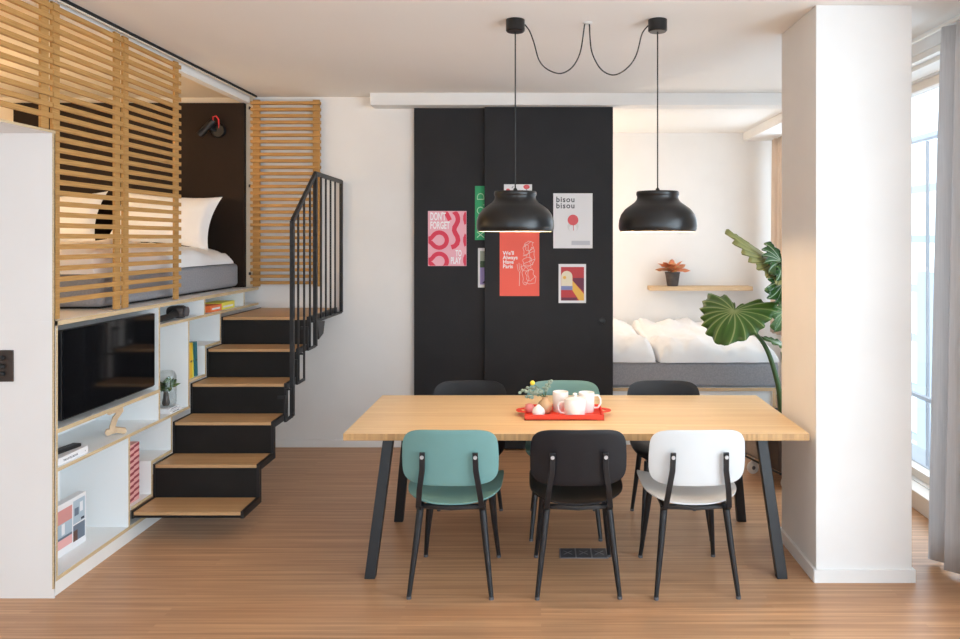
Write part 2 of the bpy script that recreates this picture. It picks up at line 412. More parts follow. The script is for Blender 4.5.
# pink poster
p1, Yp = poster('pink poster with red looping bands and white block capitals, leftmost on the doors', 'paper_pink', 428, 466.5, 211, 266, DB)
g = PXY(Yp); sc = 6.05/F
x0, z1 = g(428, 211); x1, z0 = g(466.5, 266); cl = (x0+.003, x1-.003, z0+.003, z1-.003)
W = .032
def arc(cx, cz, r, a0, a1, n=14): return [(cx+r*math.cos(math.radians(a0+(a1-a0)*i/n)), cz+r*math.sin(math.radians(a0+(a1-a0)*i/n))) for i in range(n+1)]
def U(px, py):  # crop px (442x639 over 45x65) -> x,z
    return g(425+px/9.82, 205+py/9.82)
cx, cz = U(140, 345); r = 75*sc/9.82
def band(pts, w): ribbon(MB(), pts, w, Yp, clip=cl).build('printed_band', 'ink_red', p1, weld=False)
for (cpx, cpy) in ((140, 345), (140, 553)):
    cx, cz = U(cpx, cpy); a = arc(cx, cz, r, 130, -130, 20)
    band([U(20, cpy-15), U(60, cpy-20)] + a + [U(60, cpy+25), U(20, cpy+10)], W*1.1)
band([U(280, 60), U(300, 80), U(315, 100), U(323, 130), U(322, 160), U(308, 190), U(290, 220), U(287, 250), U(300, 280), U(318, 310), U(325, 345), U(315, 380), U(290, 405), U(258, 415)], W*1.2)
band([U(200, 60), U(215, 90), U(230, 120), U(245, 150)], W*1.1)
for cpy in (130, 345, 545): band([U(412, cpy-60), U(396, cpy-20), U(395, cpy+10), U(408, cpy+60)], W*1.1)
tx, tz = U(50, 148); text_mesh("DON'T", .088, 'lettering', 'ink_white', p1, (tx, Yp-.0006, tz), bold=.002, sx=.46)
tx, tz = U(50, 232); text_mesh("FORGET", .082, 'lettering', 'ink_white', p1, (tx, Yp-.0006, tz), bold=.002, sx=.52)
tx, tz = U(300, 502); text_mesh("TO", .070, 'lettering', 'ink_white', p1, (tx, Yp-.0006, tz), bold=.002, sx=.5)
tx, tz = U(252, 575); text_mesh("PLAY", .074, 'lettering', 'ink_white', p1, (tx, Yp-.0006, tz), bold=.002, sx=.5)
# green poster (left door, runs behind the front door)
p2, Yp = poster('green poster with sideways pale lettering, half covered by the front sliding door', 'paper_green', 475, 494, 186, 240, DB)
g = PXY(Yp); tx, tz = g(484.3, 238.5)
text_mesh("XUDO. D", .088, 'lettering', 'ink_mint', p2, (tx, Yp, tz), rot=(PI/2, -PI/2, 0), bold=-.0008)
# lilac poster
p3, Yp = poster('small white bordered print with grey green and lilac blocks under the green poster', 'paper_white', 478, 496, 248, 287.5, DB)
g = PXY(Yp)
def R(u0, u1, v0, v1): return [g(u0, v1), g(u1, v1), g(u1, v0), g(u0, v0)]
flat(R(480, 494, 251, 261), Yp, 'printed_block', 'art_sage', p3); flat(R(480, 494, 261, 267.5), Yp, 'printed_block', 'art_moss', p3); flat(R(480, 494, 267.5, 284.5), Yp, 'printed_block', 'art_lilac', p3)
flat([g(482, 283), g(487, 283), g(487, 279)], Yp-.0004, 'printed_block', 'ink_dark', p3)
# top white patterned poster behind lamp
p4, Yp = poster('white print with scribbled grey and red pattern showing above the left pendant lamp', 'paper_white', 504, 532, 184.3, 213, DF)
g = PXY(Yp); mb = MB(); rnd = random.Random(3)
for i in range(26):
    u = rnd.uniform(505, 530); v = rnd.uniform(185.5, 211)
    ribbon(mb, [g(u+rnd.uniform(-1.2, 1.2), v+rnd.uniform(-1, 1)) for _ in range(5)], .003, Yp, clip=(*sorted((g(505, 0)[0], g(531, 0)[0])), g(0, 212)[1], g(0, 185)[1]))
tag(mb.build('scribble', 'ink_dark', p4, weld=False), kind='stuff')
flat(disc(*g(526.5, 186.9), .018, sx=1.4), Yp-.0004, 'printed_spot', 'ink_rose', p4); flat(disc(*g(508, 190), .012, sx=1.3), Yp-.0004, 'printed_spot', 'ink_rose', p4)
flat(R(515, 515.8, 184.3, 213), Yp-.0006, 'printed_line', 'ink_dark', p4)
# red poster
p5, Yp = poster('bright red poster with white lettering and line drawing below the left pendant lamp', 'paper_red', 499.7, 539.3, 215, 296, DF)
g = PXY(Yp)
for i, w in enumerate(("We'll", 'Always', 'Have', 'Paris')):
    tx, tz = g(502.8, 254.8+4.45*i); text_mesh(w, .043, 'lettering', 'ink_white', p5, (tx, Yp, tz), bold=.0009, sx=.98)
mb = MB(); lw = .0032
for (cu, cv, ru, rv) in ((526, 250, 2.6, 6), (529, 246, 4, 5), (527.5, 262, 4.5, 5), (525.5, 276, 3, 9), (530, 275, 4, 6), (532, 256, 2.5, 9), (526.5, 268, 5, 3)):
    q = [g(cu+ru*math.cos(a*PI/9)+.25*ru*math.sin(a*1.7), cv+rv*math.sin(a*PI/9)) for a in range(19)]; ribbon(mb, q, lw, Yp)
ribbon(mb, [g(524, 247), g(531, 241.5), g(534, 243)], lw, Yp); ribbon(mb, [g(523, 256), g(534, 251)], lw, Yp); ribbon(mb, [g(523, 264), g(535, 259)], lw, Yp)
ribbon(mb, [g(517, 264), g(518, 270), g(520, 272.5), g(521.5, 269), g(521, 264)], lw, Yp); ribbon(mb, [g(519.6, 272), g(519.3, 286)], lw*1.3, Yp); ribbon(mb, [g(519, 263), g(519.5, 270)], lw, Yp)
ribbon(mb, [g(524, 282), g(529, 284), g(535, 283), g(536, 277), g(534, 275)], lw, Yp)
mb.build('line_drawing', 'ink_pale', p5, weld=False)
# bisou poster
p6, Yp = poster('white poster reading bisou bisou above a round red balloon', 'paper_white', 553.3, 592.5, 193.3, 248.3, DF)
g = PXY(Yp)
for i in range(2):
    tx, tz = g(556, 202+6.2*i); text_mesh('bisou', .062, 'lettering', 'ink_dark', p6, (tx, Yp-.0003, tz), bold=.001, space=1.14)
flat(disc(*g(573, 226.5), .045), Yp-.0001, 'printed_halo', 'ink_halo', p6)
flat(disc(*g(573, 228.5), .030), Yp-.0004, 'printed_halo', 'paper_white', p6)
flat(disc(*g(573, 220), .043), Yp-.0008, 'printed_balloon', 'ink_rose', p6)
flat(R(573.2, 573.8, 225, 230.5), Yp-.001, 'balloon_string', 'ink_rose', p6)
flat(R(571.5, 590, 240.8, 245), Yp-.0004, 'printed_caption', 'ink_grey', p6)
# sunset print
p7, Yp = poster('small white framed print of an arch and a golden beam, lowest at right', 'paper_white', 558.6, 586, 264, 303, DF)
g = PXY(Yp)
flat(R(561, 584, 267, 300.5), Yp, 'printed_block', 'art_red', p7)
flat([g(573, 278), g(584, 278), g(584, 292), g(573, 281)], Yp-.0004, 'printed_block', 'art_plum', p7)
flat([g(572.5, 280.5), g(584, 294), g(584, 300.5), g(579, 300.5), g(572.5, 290.5)], Yp-.0006, 'printed_beam', 'art_gold', p7)
ax, az = g(566.8, 276.5); rr = 5.6*sc
flat([(ax-rr, g(0, 286)[1]), (ax+rr, g(0, 286)[1])] + [(ax+rr*math.cos(PI*i/12), az+rr*math.sin(PI*i/12)) for i in range(13)], Yp-.0006, 'printed_arch', 'art_cream', p7)
flat(disc(*g(564.6, 277.5), .013), Yp-.001, 'printed_sun', 'art_gold', p7)
flat(R(561, 572.5, 286, 290), Yp-.0008, 'printed_block', 'art_blue', p7)
flat(R(561, 577, 297.5, 300.5), Yp-.0007, 'printed_block', 'art_plum', p7)

# ------------------------------------------------------------------ shelf unit under the loft
unit = thing('shelf_unit', 'long white wall shelf with bare plywood edges holding the television beside the stairs', 'shelf unit', (XU, 3.565, 0))
XBK = XU-.38
RISE, RUN, TY, TZ = .1937, .2366, 4.207, .170
def TYi(i): return TY+RUN*i
def TZi(i): return TZ+RISE*i
t_ = .018
def board(name, y0, y1, z0, z1, x1=XU):
    b = MB().box(XBK, x1, y0, y1, z0, z1, 0, {3: 1}); return child(b, name, ['laminate_white', 'ply_edge'], unit)
board('side_panel', 3.554, 3.570, .075, LF)
board('top_board', 3.554, YB-.022, LF-.022, LF)
child(MB().box(XBK-.004, XBK, 3.554, YB-.022, .075, LF), 'back_panel', 'laminate_white', unit)
YV = 4.18   # lower divider
board('bottom_board', 3.570, 4.42, .075, .095)
YD1, YD2 = 4.51, TYi(3)-.010
board('shelf', 3.570, YD1, .775, .795)                    # under the tv
board('divider', YD1, YD1+t_, .610, LF-.022)
board('shelf', 3.570, TYi(3), .592, .610)
board('divider', YV, YV+t_, .095, .592)
board('divider', YD2-t_, YD2, .610, 1.165)
board('shelf', YD1+t_, YB-.022, 1.165, 1.183)              # slot bottom
board('divider', 5.12, 5.12+t_, 1.183, LF-.022)
board('divider', 5.80, 5.80+t_, 1.183, LF-.022)
# edges following the steps
board('shelf', TYi(0)+.0, TYi(1)-.002, TZi(0)+.008, TZi(0)+.026)
board('divider', TYi(1)-.02, TYi(1)-.002, TZi(0)+.026, TZi(1)+.008)
board('shelf', TYi(1)-.02, TYi(2)-.002, TZi(1)+.008, TZi(1)+.026)
board('divider', TYi(2)-.02, TYi(2)-.002, TZi(1)+.026, .592)
board('shelf', TYi(3)-.01, TYi(4)-.002, TZi(3)+.008, TZi(3)+.026)
board('divider', TYi(4)-.02, TYi(4)-.002, TZi(3)+.026, TZi(4)+.008)
board('shelf', TYi(4)-.02, TYi(5)-.002, TZi(4)+.008, TZi(4)+.026)
board('divider', TYi(5)-.02, TYi(5)-.002, TZi(4)+.026, 1.165)
child(MB().box(XU-.06, XU-.012, 3.554, 4.60, 0, .075), 'kick_board', 'white_gloss', unit)

# ------------------------------------------------------------------ staircase
SX0, SX1 = XU+.004, -1.672
st = thing('staircase', 'black folded steel staircase with wooden treads rising to the loft', 'staircase', (-1.98, TY, TZ))
prof_top = []; N = 6
YEND = YB-.004
st_th = .014; wd = .020
# folded sheet
poly_t, poly_b = [], []
for i in range(N):
    z = TZi(i)-wd
    y0 = TYi(i); y1 = TYi(i+1) if i < N-1 else YEND
    poly_t += [(y0, z), (y1, z)]
    poly_b += [(y0 + (st_th if i else 0), z-st_th), (y1+(st_th if i < N-1 else 0), z-st_th)]
child(MB().prism(poly_t+poly_b[::-1], SX0, SX1, 'x'), 'folded_sheet', 'riser_black', st)
for xa, xb in ((SX0, SX0+.012), (SX1-.012, SX1+.006)):
    pt, pb = [], []
    for i in range(N):
        z = TZi(i)+.003; y0 = TYi(i)-.004; y1 = TYi(i+1)-.004 if i < N-1 else YEND
        pt += [(y0, z), (y1, z)]
        pb += [(y0+(.03 if i else 0), z-.040), (y1+(.03 if i < N-1 else 0), z-.040)]
    child(MB().prism(pt+pb[::-1], xa, xb, 'x'), 'stringer', 'black_steel', st)
for i in range(N):
    y0 = TYi(i)-.004; y1 = TYi(i+1)-.002 if i < N-1 else YEND
    child(MB().box(SX0+.013, SX1-.013, y0, y1, TZi(i)-wd+.0005, TZi(i)), 'tread', 'tread_wood', st, bevel=.002)
# railing
RX = -1.625
ZR = 2.165
hp = [(RX, 4.90, 1.815), (RX, 5.40, 2.17), (RX, YB-.03, 2.165)]
rl = MB()
def bar(mb, a, b_, w=.02, d=None): mb.tube([a, b_], w*.7071, 4, up=(1, 0, 0) if abs(a[0]-b_[0]) < .001 else (0, 0, 1), flat=(1, (d or w)/w)); return mb
bar(rl, hp[0], hp[1], .02, .03); bar(rl, (RX, 5.392, 2.172), hp[2], .02, .03)
hand = child(rl, 'handrail', 'black_steel', st)
def vbar(y, z0, z1, w, nm):
    b = MB().box(RX-w/2, RX+w/2, y-w/2, y+w/2, z0, z1); return sub(b, nm, 'black_steel', hand, st)
def zr(y): return 1.815+(y-4.90)/.5*.355 if y < 5.4 else 2.17
zA, zB, zC, zD = .545, .738, .930, 1.105
vbar(4.90, zA, zr(4.90)+.005, .026, 'post'); vbar(5.40, zC, zr(5.4)+.005, .026, 'post'); vbar(YB-.03, zD, 2.175, .024, 'post')
for y, z in ((5.02, zB), (5.145, zB), (5.275, zC)): vbar(y, z, zr(y), .012, 'baluster')
for y in (5.54, 5.665, 5.79, 5.92): vbar(y, zD, 2.165, .012, 'baluster')
# feet loops joining balusters to the stringer
for z, ya, yb, up in ((zA, 4.76, 4.90, .16), (zB, 4.99, 5.145, .16), (zC, 5.22, 5.40, .16)):
    fb = MB().box(RX-.008, RX+.008, ya, yb, z-.008, z+.008).box(RX-.006, RX+.006, ya-.006, ya+.006, z, z+up)
    fb.box(SX1, RX, ya-.006, ya+.006, z+up-.02, z+up)
    sub(fb, 'foot_rail', 'black_steel', hand, st); sub(MB().box(SX1, RX, yb-.02, yb-.008, z+.17, z+.182), 'bracket', 'black_steel', hand, st)
fb = MB().box(RX-.008, RX+.008, 5.40, YB-.03, zD-.008, zD+.008)
for y in (5.5, 5.8, 6.05): fb.box(SX1, RX, y-.006, y+.006, zD-.005, zD+.007)
sub(fb, 'foot_rail', 'black_steel', hand, st)
br = MB().prism([(5.45, .97), (5.56, 1.0), (5.60, 1.09), (5.42, 1.10)], RX-.004, RX+.012, 'x')
sub(br, 'bracket', 'black_steel', hand, st)

# ------------------------------------------------------------------ slatted screens
def screen(label, y0, y1, z0, z1, plane='x', c=XU+.0, stiles=(True, True), SD=.018):
    root = thing('slatted_screen', label, 'screen', (c, y0, z0) if plane == 'x' else (y0, c, z0), 0, 'slatted wooden loft screens')
    PT_, SH = .052, .0242
    def bx(m, a0, a1, d0, d1, q0, q1):
        if plane == 'x': m.box(c+d0, c+d1, a0, a1, q0, q1)
        else: m.box(a0, a1, c-d1, c-d0, q0, q1)
    s = MB(); n = int((z1-z0-.01)/PT_)
    for k in range(n+1):
        q = z1-.018-SH-k*PT_
        if q < z0+(.028 if plane == 'x' else 0): break
        bx(s, y0-.006, y1+.006, -SD/2, SD/2, q, q+SH)
    child(s, 'slats', 'slat_wood', root)
    for on, a in zip(stiles, (y0+.004, y1-.059)):
        if on:
            b = MB(); bx(b, a, a+.055, -SD/2-.006, SD/2-(.012 if plane == 'x' else .028), z0, z1)
            child(b, 'stile', 'slat_wood', root)
    return root
SCX = XU-.0305
screen('slatted wood screen over the white closet at the upper left', 2.35, 3.560, 2.222, 2.836, c=SCX)
screen('near tall slatted wood screen above the television', 3.578, 4.165, LF+.004, 2.836, c=SCX)
screen('far tall slatted wood screen hiding the middle of the loft bed', 4.185, 4.835, LF+.004, 2.836, c=SCX)
o = screen('slatted wood screen folded open flat against the back wall by the railing', -2.345, -1.795, LF+.004, 2.832, 'y', 6.085, SD=.042)
for z in (2.76, 2.13, 1.42): child(MB().box(-2.362, -2.352, 6.06, 6.08, z-.011, z+.011), 'hinge', 'black_steel', o)

# ------------------------------------------------------------------ beds
def puff(x0, x1, y0, y1, z0, h, seed, nx=44, ny=44, wr=.012, exp=5.0, lay=0.0, layy=0.0, wdir=(1, 1), edge=.5, flop=0):
    """soft quilt: closed bulging shape with wrinkles"""
    mb = MB(); ox = seed*13.7
    def top(i, j):
        u = -1+2*i/nx; v = -1+2*j/ny
        f = max(0, (1-abs(u)**exp))*max(0, (1-abs(v)**exp)); f = f**.32
        xx = x0+(x1-x0)*(u+1)/2; yy = y0+(y1-y0)*(v+1)/2
        e_ = 1-f
        w = noise.noise(Vector((xx*wdir[0]*3+ox, yy*wdir[1]*3, 0)))*wr*1.6 + abs(noise.noise(Vector((xx*wdir[0]*9+ox, yy*wdir[1]*9, 3))))*wr + noise.noise(Vector((xx*wdir[0]*22+ox, yy*wdir[1]*22, 9)))*wr*.4
        z = z0+h*f*(1+lay*u+layy*v)+w*min(1, f*1.6)
        px = xx+noise.noise(Vector((xx*6, yy*6, ox)))*.02*e_; py = yy+noise.noise(Vector((xx*7+4, yy*5, ox)))*.025*e_
        return (px, py, z)
    k = len(mb.v)
    # remap grid so samples crowd the border
    def rm(i, n):
        t = -1+2*i/n; t = math.sin(t*PI/2)
        return (t+1)/2*n
    for j in range(ny+1):
        for i in range(nx+1): mb.v.append(top(rm(i, nx), rm(j, ny)))
    for j in range(ny):
        for i in range(nx):
            a = k+j*(nx+1)+i; mb.f.append((a, a+1, a+nx+2, a+nx+1)); mb.m.append(0)
    rim = [k+i for i in range(nx+1)]+[k+j*(nx+1)+nx for j in range(1, ny+1)]+[k+ny*(nx+1)+i for i in range(nx-1, -1, -1)]+[k+j*(nx+1) for j in range(ny-1, 0, -1)]
    mb.f.append(tuple(reversed(rim))); mb.m.append(0)
    return mb
def pillow_mb(w, h, t, n=22, seed=1):
    mb = MB(); k = 0
    for s_ in (1, -1):
        k = len(mb.v)
        for j in range(n+1):
            for i in range(n+1):
                u = -1+2*i/n; v = -1+2*j/n
                f = ((1-u*u)*(1-v*v))**.42
                pin = 1-.10*(1-abs(u)**2)*0 - .07*(v*v)*(1-u*u) * 0
                x = w/2*u*(1-.11*(1-v*v)); z = h/2*v*(1-.16*(1-u*u))
                y = s_*t/2*f + noise.noise(Vector((u*2.5+seed, v*2.5, s_*3)))*.012*f
                mb.v.append((x, y, z))
        for j in range(n):
            for i in range(n):
                a = k+j*(n+1)+i; mb.f.append((a, a+1, a+n+2, a+n+1)); mb.m.append(0)
    return mb
# loft bed
bed = thing('bed', 'low grey upholstered bed up in the loft', 'bed', (-3.33, 4.95, LF))
child(MB().box(-4.24, -2.43, 4.15, 6.03, LF+.012, 1.505), 'mattress', 'bed_grey', bed, bevel=.03, bseg=3, smooth=True)
child(MB().box(-4.2, -2.47, 4.2, 6.0, LF, LF+.012), 'plinth', 'piping', bed)
hb = MB().box(-4.26, X(243, 6.04), 6.055, 6.105, LF, Z(103, 6.06)).build('headboard', 'headboard_brown'); tag(hb, 'tall dark brown headboard panel on the loft wall', 'headboard')
dv = puff(-4.28, -2.425, 4.08, 5.90, 1.508, .145, 2, layy=-.25, wr=.028, wdir=(1.4, .8), exp=11).build('duvet', 'linen_white', smooth=60); tag(dv, 'crumpled white duvet on the grey loft bed', 'duvet', 'white duvets')
def place(o, loc, rot): o.location = loc; o.rotation_euler = rot
pl = pillow_mb(.80, .46, .19, seed=1).build('pillow', 'linen_white', smooth=True)
place(pl, (-2.92, 5.81, 1.85), (math.radians(-24), math.radians(4), math.radians(0))); tag(pl, 'white pillow propped against the headboard at its open right end', 'pillow', 'pillows on the loft bed')
pl = pillow_mb(.80, .46, .19, seed=4).build('pillow', 'linen_white', smooth=True)
place(pl, (-3.80, 5.81, 1.85), (math.radians(-26), math.radians(-3), 0)); tag(pl, 'white pillow against the headboard seen through the slatted screen', 'pillow', 'pillows on the loft bed')
# reading lamp
lx, lz = X(212, 6.05), Z(131, 6.05)
rlmp = thing('reading_lamp', 'small black tilted reading spotlight with red cable on the dark headboard', 'lamp', (lx+.05, 6.055, lz))
child(MB().lathe([(0, -.03), (.05, -.03), (.055, -.024), (.055, 0)], (lx+.055, 6.055, lz+.0), 24, axis='y'), 'wall_plate', 'black_steel', rlmp, smooth=True)
child(MB().tube([(lx-.07, 5.98, lz-.045), (lx+.035, 6.0, lz+.075)], .028, 16), 'lamp_head', 'shade_black', rlmp, smooth=True)
child(MB().tube([(lx+.03, 6.0, lz+.07), (lx+.03, 6.0, lz+.105), (lx+.05, 6.01, lz+.115), (lx+.065, 6.02, lz+.09), (lx+.065, 6.03, lz+.02)], .006, 8), 'cable', 'cable_red', rlmp, smooth=True)
child(MB().tube([(lx-.01, 5.99, lz+.02), (lx+.045, 6.03, lz)], .012, 8), 'arm', 'black_steel', rlmp)

# alcove bed
FBY = 6.14
bx0, bx1 = -.2, 2.48
bf = thing('bed_platform', 'white built-in bed platform with plywood edge in the alcove', 'bed platform', (1.0, FBY, 0))
child(MB().box(bx0, X(776, FBY), FBY, YA-.004, .455, .482, 0, {2: 1}), 'top_board', ['laminate_white', 'oak_light'], bf)
child(MB().box(bx0, X(775, FBY)-.02, FBY+.03, FBY+.05, .07, .455), 'front_panel', 'laminate_white', bf)
child(MB().box(X(773, FBY)-.004, X(776, FBY), FBY, YA-.004, 0, .455, 0, {2: 1}), 'side_panel', ['laminate_white', 'oak_light'], bf)
child(MB().box(bx0, X(773, FBY)-.005, FBY+.06, FBY+.075, 0, .07), 'kick_board', 'laminate_white', bf)
b2 = thing('bed', 'grey mattress bed in the alcove under the small shelf', 'bed', (1.0, 7.1, .482))
child(MB().box(-.15, X(786, FBY)-.05, FBY+.008, YA-.03, .483, .687), 'mattress', 'bed_grey', b2, bevel=.03, bseg=3, smooth=True)
dv = puff(-.15, .945, FBY-.012, YA-.06, .690, .165, 8, wr=.03, wdir=(2.2, .6), lay=-.05, exp=7).build('duvet', 'linen_white', smooth=60); tag(dv, 'puffed white duvet at the left of the alcove bed by the black door', 'duvet', 'white duvets')
dv = puff(.968, 1.94, FBY-.012, YA-.06, .690, .145, 11, wr=.03, wdir=(2.2, .6), exp=9).build('duvet', 'linen_white', smooth=60); tag(dv, 'white duvet on the alcove bed behind the large green leaf', 'duvet', 'white duvets')
# floating shelf + small plant
SY = 8.1
sh = MB().box(X(650, SY-.1), X(753, SY-.1), YA-.2, YA-.001, Z(290.8, SY-.1), Z(286.6, SY-.1)).build('wall_shelf', 'oak_light', bevel=.004); tag(sh, 'thin pale wood shelf on the alcove wall above the bed', 'shelf')
spz = Z(286.6, 8.0)
sp = thing('potted_plant', 'small plant with orange red leaves in a dark pot on the wall shelf', 'plant', (X(672.5, 8.08), 8.08, spz))
sx_, sy_ = X(672.5, 8.08), 8.08
pz0 = spz
child(MB().lathe([(0, 0), (.055, 0), (.060, .01), (.078, .135), (.082, .138), (.082, .15), (.072, .15), (.070, .13), (0, .13)], (sx_, sy_, pz0+.001), 24), 'pot', 'pot_dark', sp, smooth=50)
child(MB().lathe([(0, .128), (.069, .128)], (sx_, sy_, pz0+.003), 20), 'soil', 'soil', sp)
def leaf_mb(base, tip, side, L, W, n=9, scal=.06, sinus=.12, cup=.0, wave=.02, rings=8, seg=96, lobes=.6, under=False, th=.0015, droop=0.):
    """heart/arrow leaf in polar form about its petiole joint; UV = (vein phase, radius)"""
    tip = Vector(tip).normalized(); side = Vector(side); side = (side-tip*side.dot(tip)).normalized(); nrm = tip.cross(side)
    base = Vector(base); mb = MB(); uvs = []
    def rad(a):
        aa = abs(a)/PI      # 0 tip .. 1 sinus
        ctrl = [(0, 1.0), (.08, .84), (.25, .68), (.42, .64), (.58, .72), (.70, .84), (.80, .66), (.90, .34), (1, sinus)]
        for (a0, r0), (a1, r1) in zip(ctrl, ctrl[1:]):
            if aa <= a1:
                t = (aa-a0)/(a1-a0); t = t*t*(3-2*t); return r0+(r1-r0)*t
        return sinus
    if n: pass
    for i in range(rings+1):
        rr = i/rings
        for j in range(seg):
            a = -PI+2*PI*j/seg
            ph = abs(a)/PI*n + .55*rr*rr
            sc_ = 1-scal*(1-4*abs((ph % 1)-.5))*rr*(1 if abs(a)/PI < .9 else 0)
            r = rad(a)*rr*sc_
            p = base + tip*(r*math.cos(a)*L) + side*(r*math.sin(a)*W) + nrm*(wave*math.cos(ph*2*PI)*rr*rr + cup*rr*rr*abs(math.sin(a)) - droop*rr*rr*max(0, math.cos(a)))
            mb.v.append(tuple(p)); uvs.append((ph, rr))
    for i in range(rings):
        for j in range(seg):
            j2 = (j+1) % seg
            mb.f.append((i*seg+j, i*seg+j2, (i+1)*seg+j2, (i+1)*seg+j)); mb.m.append(0)
    mb.uvs = uvs
    return mb
def leaf(root, base, tip, side, L, W, m='leaf_green', nm='leaf', **k):
    mb = leaf_mb(base, tip, side, L, W, **k)
    o = child(mb, nm, m, root, smooth=True, weld=False)
    me = o.data; uv = me.uv_layers.new(name='UVMap')
    for lp in me.loops: uv.data[lp.index].uv = mb.uvs[lp.vertex_index]
    s = o.modifiers.new('thick', 'SOLIDIFY'); s.thickness = .0016
    return o
rnd = random.Random(5)
for (ax, el, L) in ((-170, 12, .17), (-10, 8, .17), (80, 55, .12), (-100, 30, .12), (-60, 45, .13), (-135, 40, .14), (30, 30, .15), (150, 35, .14)):
    a, e_ = math.radians(ax), math.radians(el)
    d = Vector((math.cos(a)*math.cos(e_), math.sin(a)*math.cos(e_)*.6, math.sin(e_)))
    b0 = Vector((sx_, sy_, pz0+.13)); b1 = b0+Vector((d.x*.06, d.y*.05, .05+.05*math.sin(e_)))
    child(MB().tube([b0, b0.lerp(b1, .6)+Vector((0, 0, .01)), b1], .0035, 6), 'stem', 'stem_red', sp)
    leaf(sp, b1, d, Vector((-d.y, d.x, .35)), L*.80, L*.60, 'leaf_coral', n=4, scal=.03, wave=.004, rings=4, seg=28, droop=.04)

# ------------------------------------------------------------------ large plant behind the pillar
gp = thing('potted_plant', 'tall leafy green plant with wavy edged leaves standing behind the pillar', 'plant', (1.93, 5.93, 0))
child(MB().lathe([(0, .001), (.12, .001), (.125, .01), (.16, .30), (.165, .31), (.165, .33), (.150, .33), (.145, .29), (0, .29)], (1.93, 5.93, 0), 32), 'pot', 'pot_dark', gp, smooth=50)
child(MB().lathe([(0, .291), (.144, .291)], (1.93, 5.93, 0), 24), 'soil', 'soil', gp)
YP = 5.5
def PP(u, v, Y=YP): return Vector((X(u, Y), Y, Z(v, Y)))
def petiole(pts, r0, r1):
    # smooth with catmull
    P = [Vector(p) for p in pts]; out = []
    Q = [P[0]]+P+[P[-1]]
    for i in range(1, len(Q)-2):
        for k in range(6):
            t = k/6; a, b_, c, d = Q[i-1:i+3]
            out.append(.5*((2*b_)+(c-a)*t+(2*a-5*b_+4*c-d)*t*t+(3*b_-a-3*c+d)*t**3))
    out.append(P[-1]); n = len(out)
    child(MB().tube(out, [r0+(r1-r0)*i/(n-1) for i in range(n)], 10), 'stem', 'stem_green', gp, smooth=True)
root0 = Vector((1.92, 5.91, .29))
petiole([root0, PP(781, 412, 5.74), PP(778, 385, 5.56), PP(768, 352), PP(756, 334), PP(742, 321, 5.46), PP(737, 313, 5.44)], .024, .009)
leaf(gp, PP(734, 311, 5.42), Vector((-.50, -.58, -.64)), Vector((.93, -.12, .33)), .30, .39, n=9, scal=.065, wave=.005, cup=-.03, droop=.05, sinus=.10)
petiole([root0+Vector((.01, .01, 0)), PP(790, 370, 5.6), PP(786, 300, 5.55), PP(778, 268, 5.5)], .022, .010)
leaf(gp, PP(773, 262, 5.48), Vector((-.84, .10, .60)), Vector((.25, .95, .35)), .42, .30, 'leaf_under', n=11, scal=.06, wave=.014, cup=.05)
petiole([root0+Vector((.02, -.01, 0)), PP(795, 360, 5.55), PP(790, 290, 5.5), PP(781, 262, 5.42)], .02, .009)
leaf(gp, PP(781, 262, 5.42), Vector((-.50, -.75, -.55)), Vector((-.35, .2, .75)), .20, .22, 'leaf_silver', n=7, scal=.07, wave=.02, cup=.03)
petiole([root0+Vector((.0, .03, 0)), PP(796, 380, 5.6), PP(792, 310, 5.5), PP(783, 283, 5.42)], .018, .008)
leaf(gp, PP(783, 283, 5.40), Vector((-.55, -.5, -.25)), Vector((.1, .2, .9)), .24, .22, 'leaf_silver', n=8, scal=.07, wave=.02, cup=-.02)
leaf(gp, PP(784, 312, 5.43), Vector((-.55, -.4, -.65)), Vector((.3, .2, .7)), .19, .18, 'leaf_green', n=7, scal=.07, wave=.016)
petiole([root0+Vector((-.02, .03, 0)), PP(784, 385, 5.6), PP(781, 352, 5.5)], .012, .004)
leaf(gp, PP(781, 344, 5.47), Vector((-.9, -.15, .32)), Vector((0, .9, .25)), .17, .12, 'leaf_green', n=6, scal=.05, wave=.008)
leaf(gp, PP(826, 235, 5.55), Vector((.7, -.1, .5)), Vector((.3, .3, -.8)), .36, .32, 'leaf_green', n=9, scal=.05, wave=.014)
petiole([root0+Vector((.03, .02, 0)), PP(815, 340, 5.62), PP(826, 236, 5.56)], .018, .008)

# ------------------------------------------------------------------ upholstered seat glimpsed behind the table leg
ot = thing('footstool', 'low grey and brown upholstered footstool on white castors half hidden behind the pillar', 'footstool', (1.86, 5.35, 0), math.radians(16))
def ob(mb, nm, m, **k): return mb.build(nm, m, ot, **k)
ob(MB().box(-.33, .30, -.24, .24, .125, .36), 'body', 'seat_weave', bevel=.04, bseg=4, smooth=True)
ob(MB().box(-.345, .30, -.255, -.02, .13, .35), 'side_cover', 'seat_brown', bevel=.03, bseg=3, smooth=True)
ob(MB().tube([(-.34, -.25, .128), (-.34, .24, .128), (.30, .24, .128), (.30, -.25, .128), (-.34, -.25, .128)], .008, 6), 'piping', 'piping')
for (cx_, cy_) in ((-.29, .17), (.25, .17), (-.25, -.19), (.25, -.19)):
    w_ = MB().lathe([(0, -.012), (.038, -.012), (.045, -.008), (.045, .008), (.038, .012), (0, .012)], (cx_, cy_, .0455), 20, axis='y')
    w_.tube([(cx_, cy_, .09), (cx_, cy_, .128)], .012, 8)
    wo = ob(w_, 'castor', 'rubber_white', smooth=40)
    MB().lathe([(0, -.014), (.014, -.014), (.014, .014), (0, .014)], (cx_, cy_, .0455), 12, axis='y').build('wheel_hub', 'foot_grey', wo)

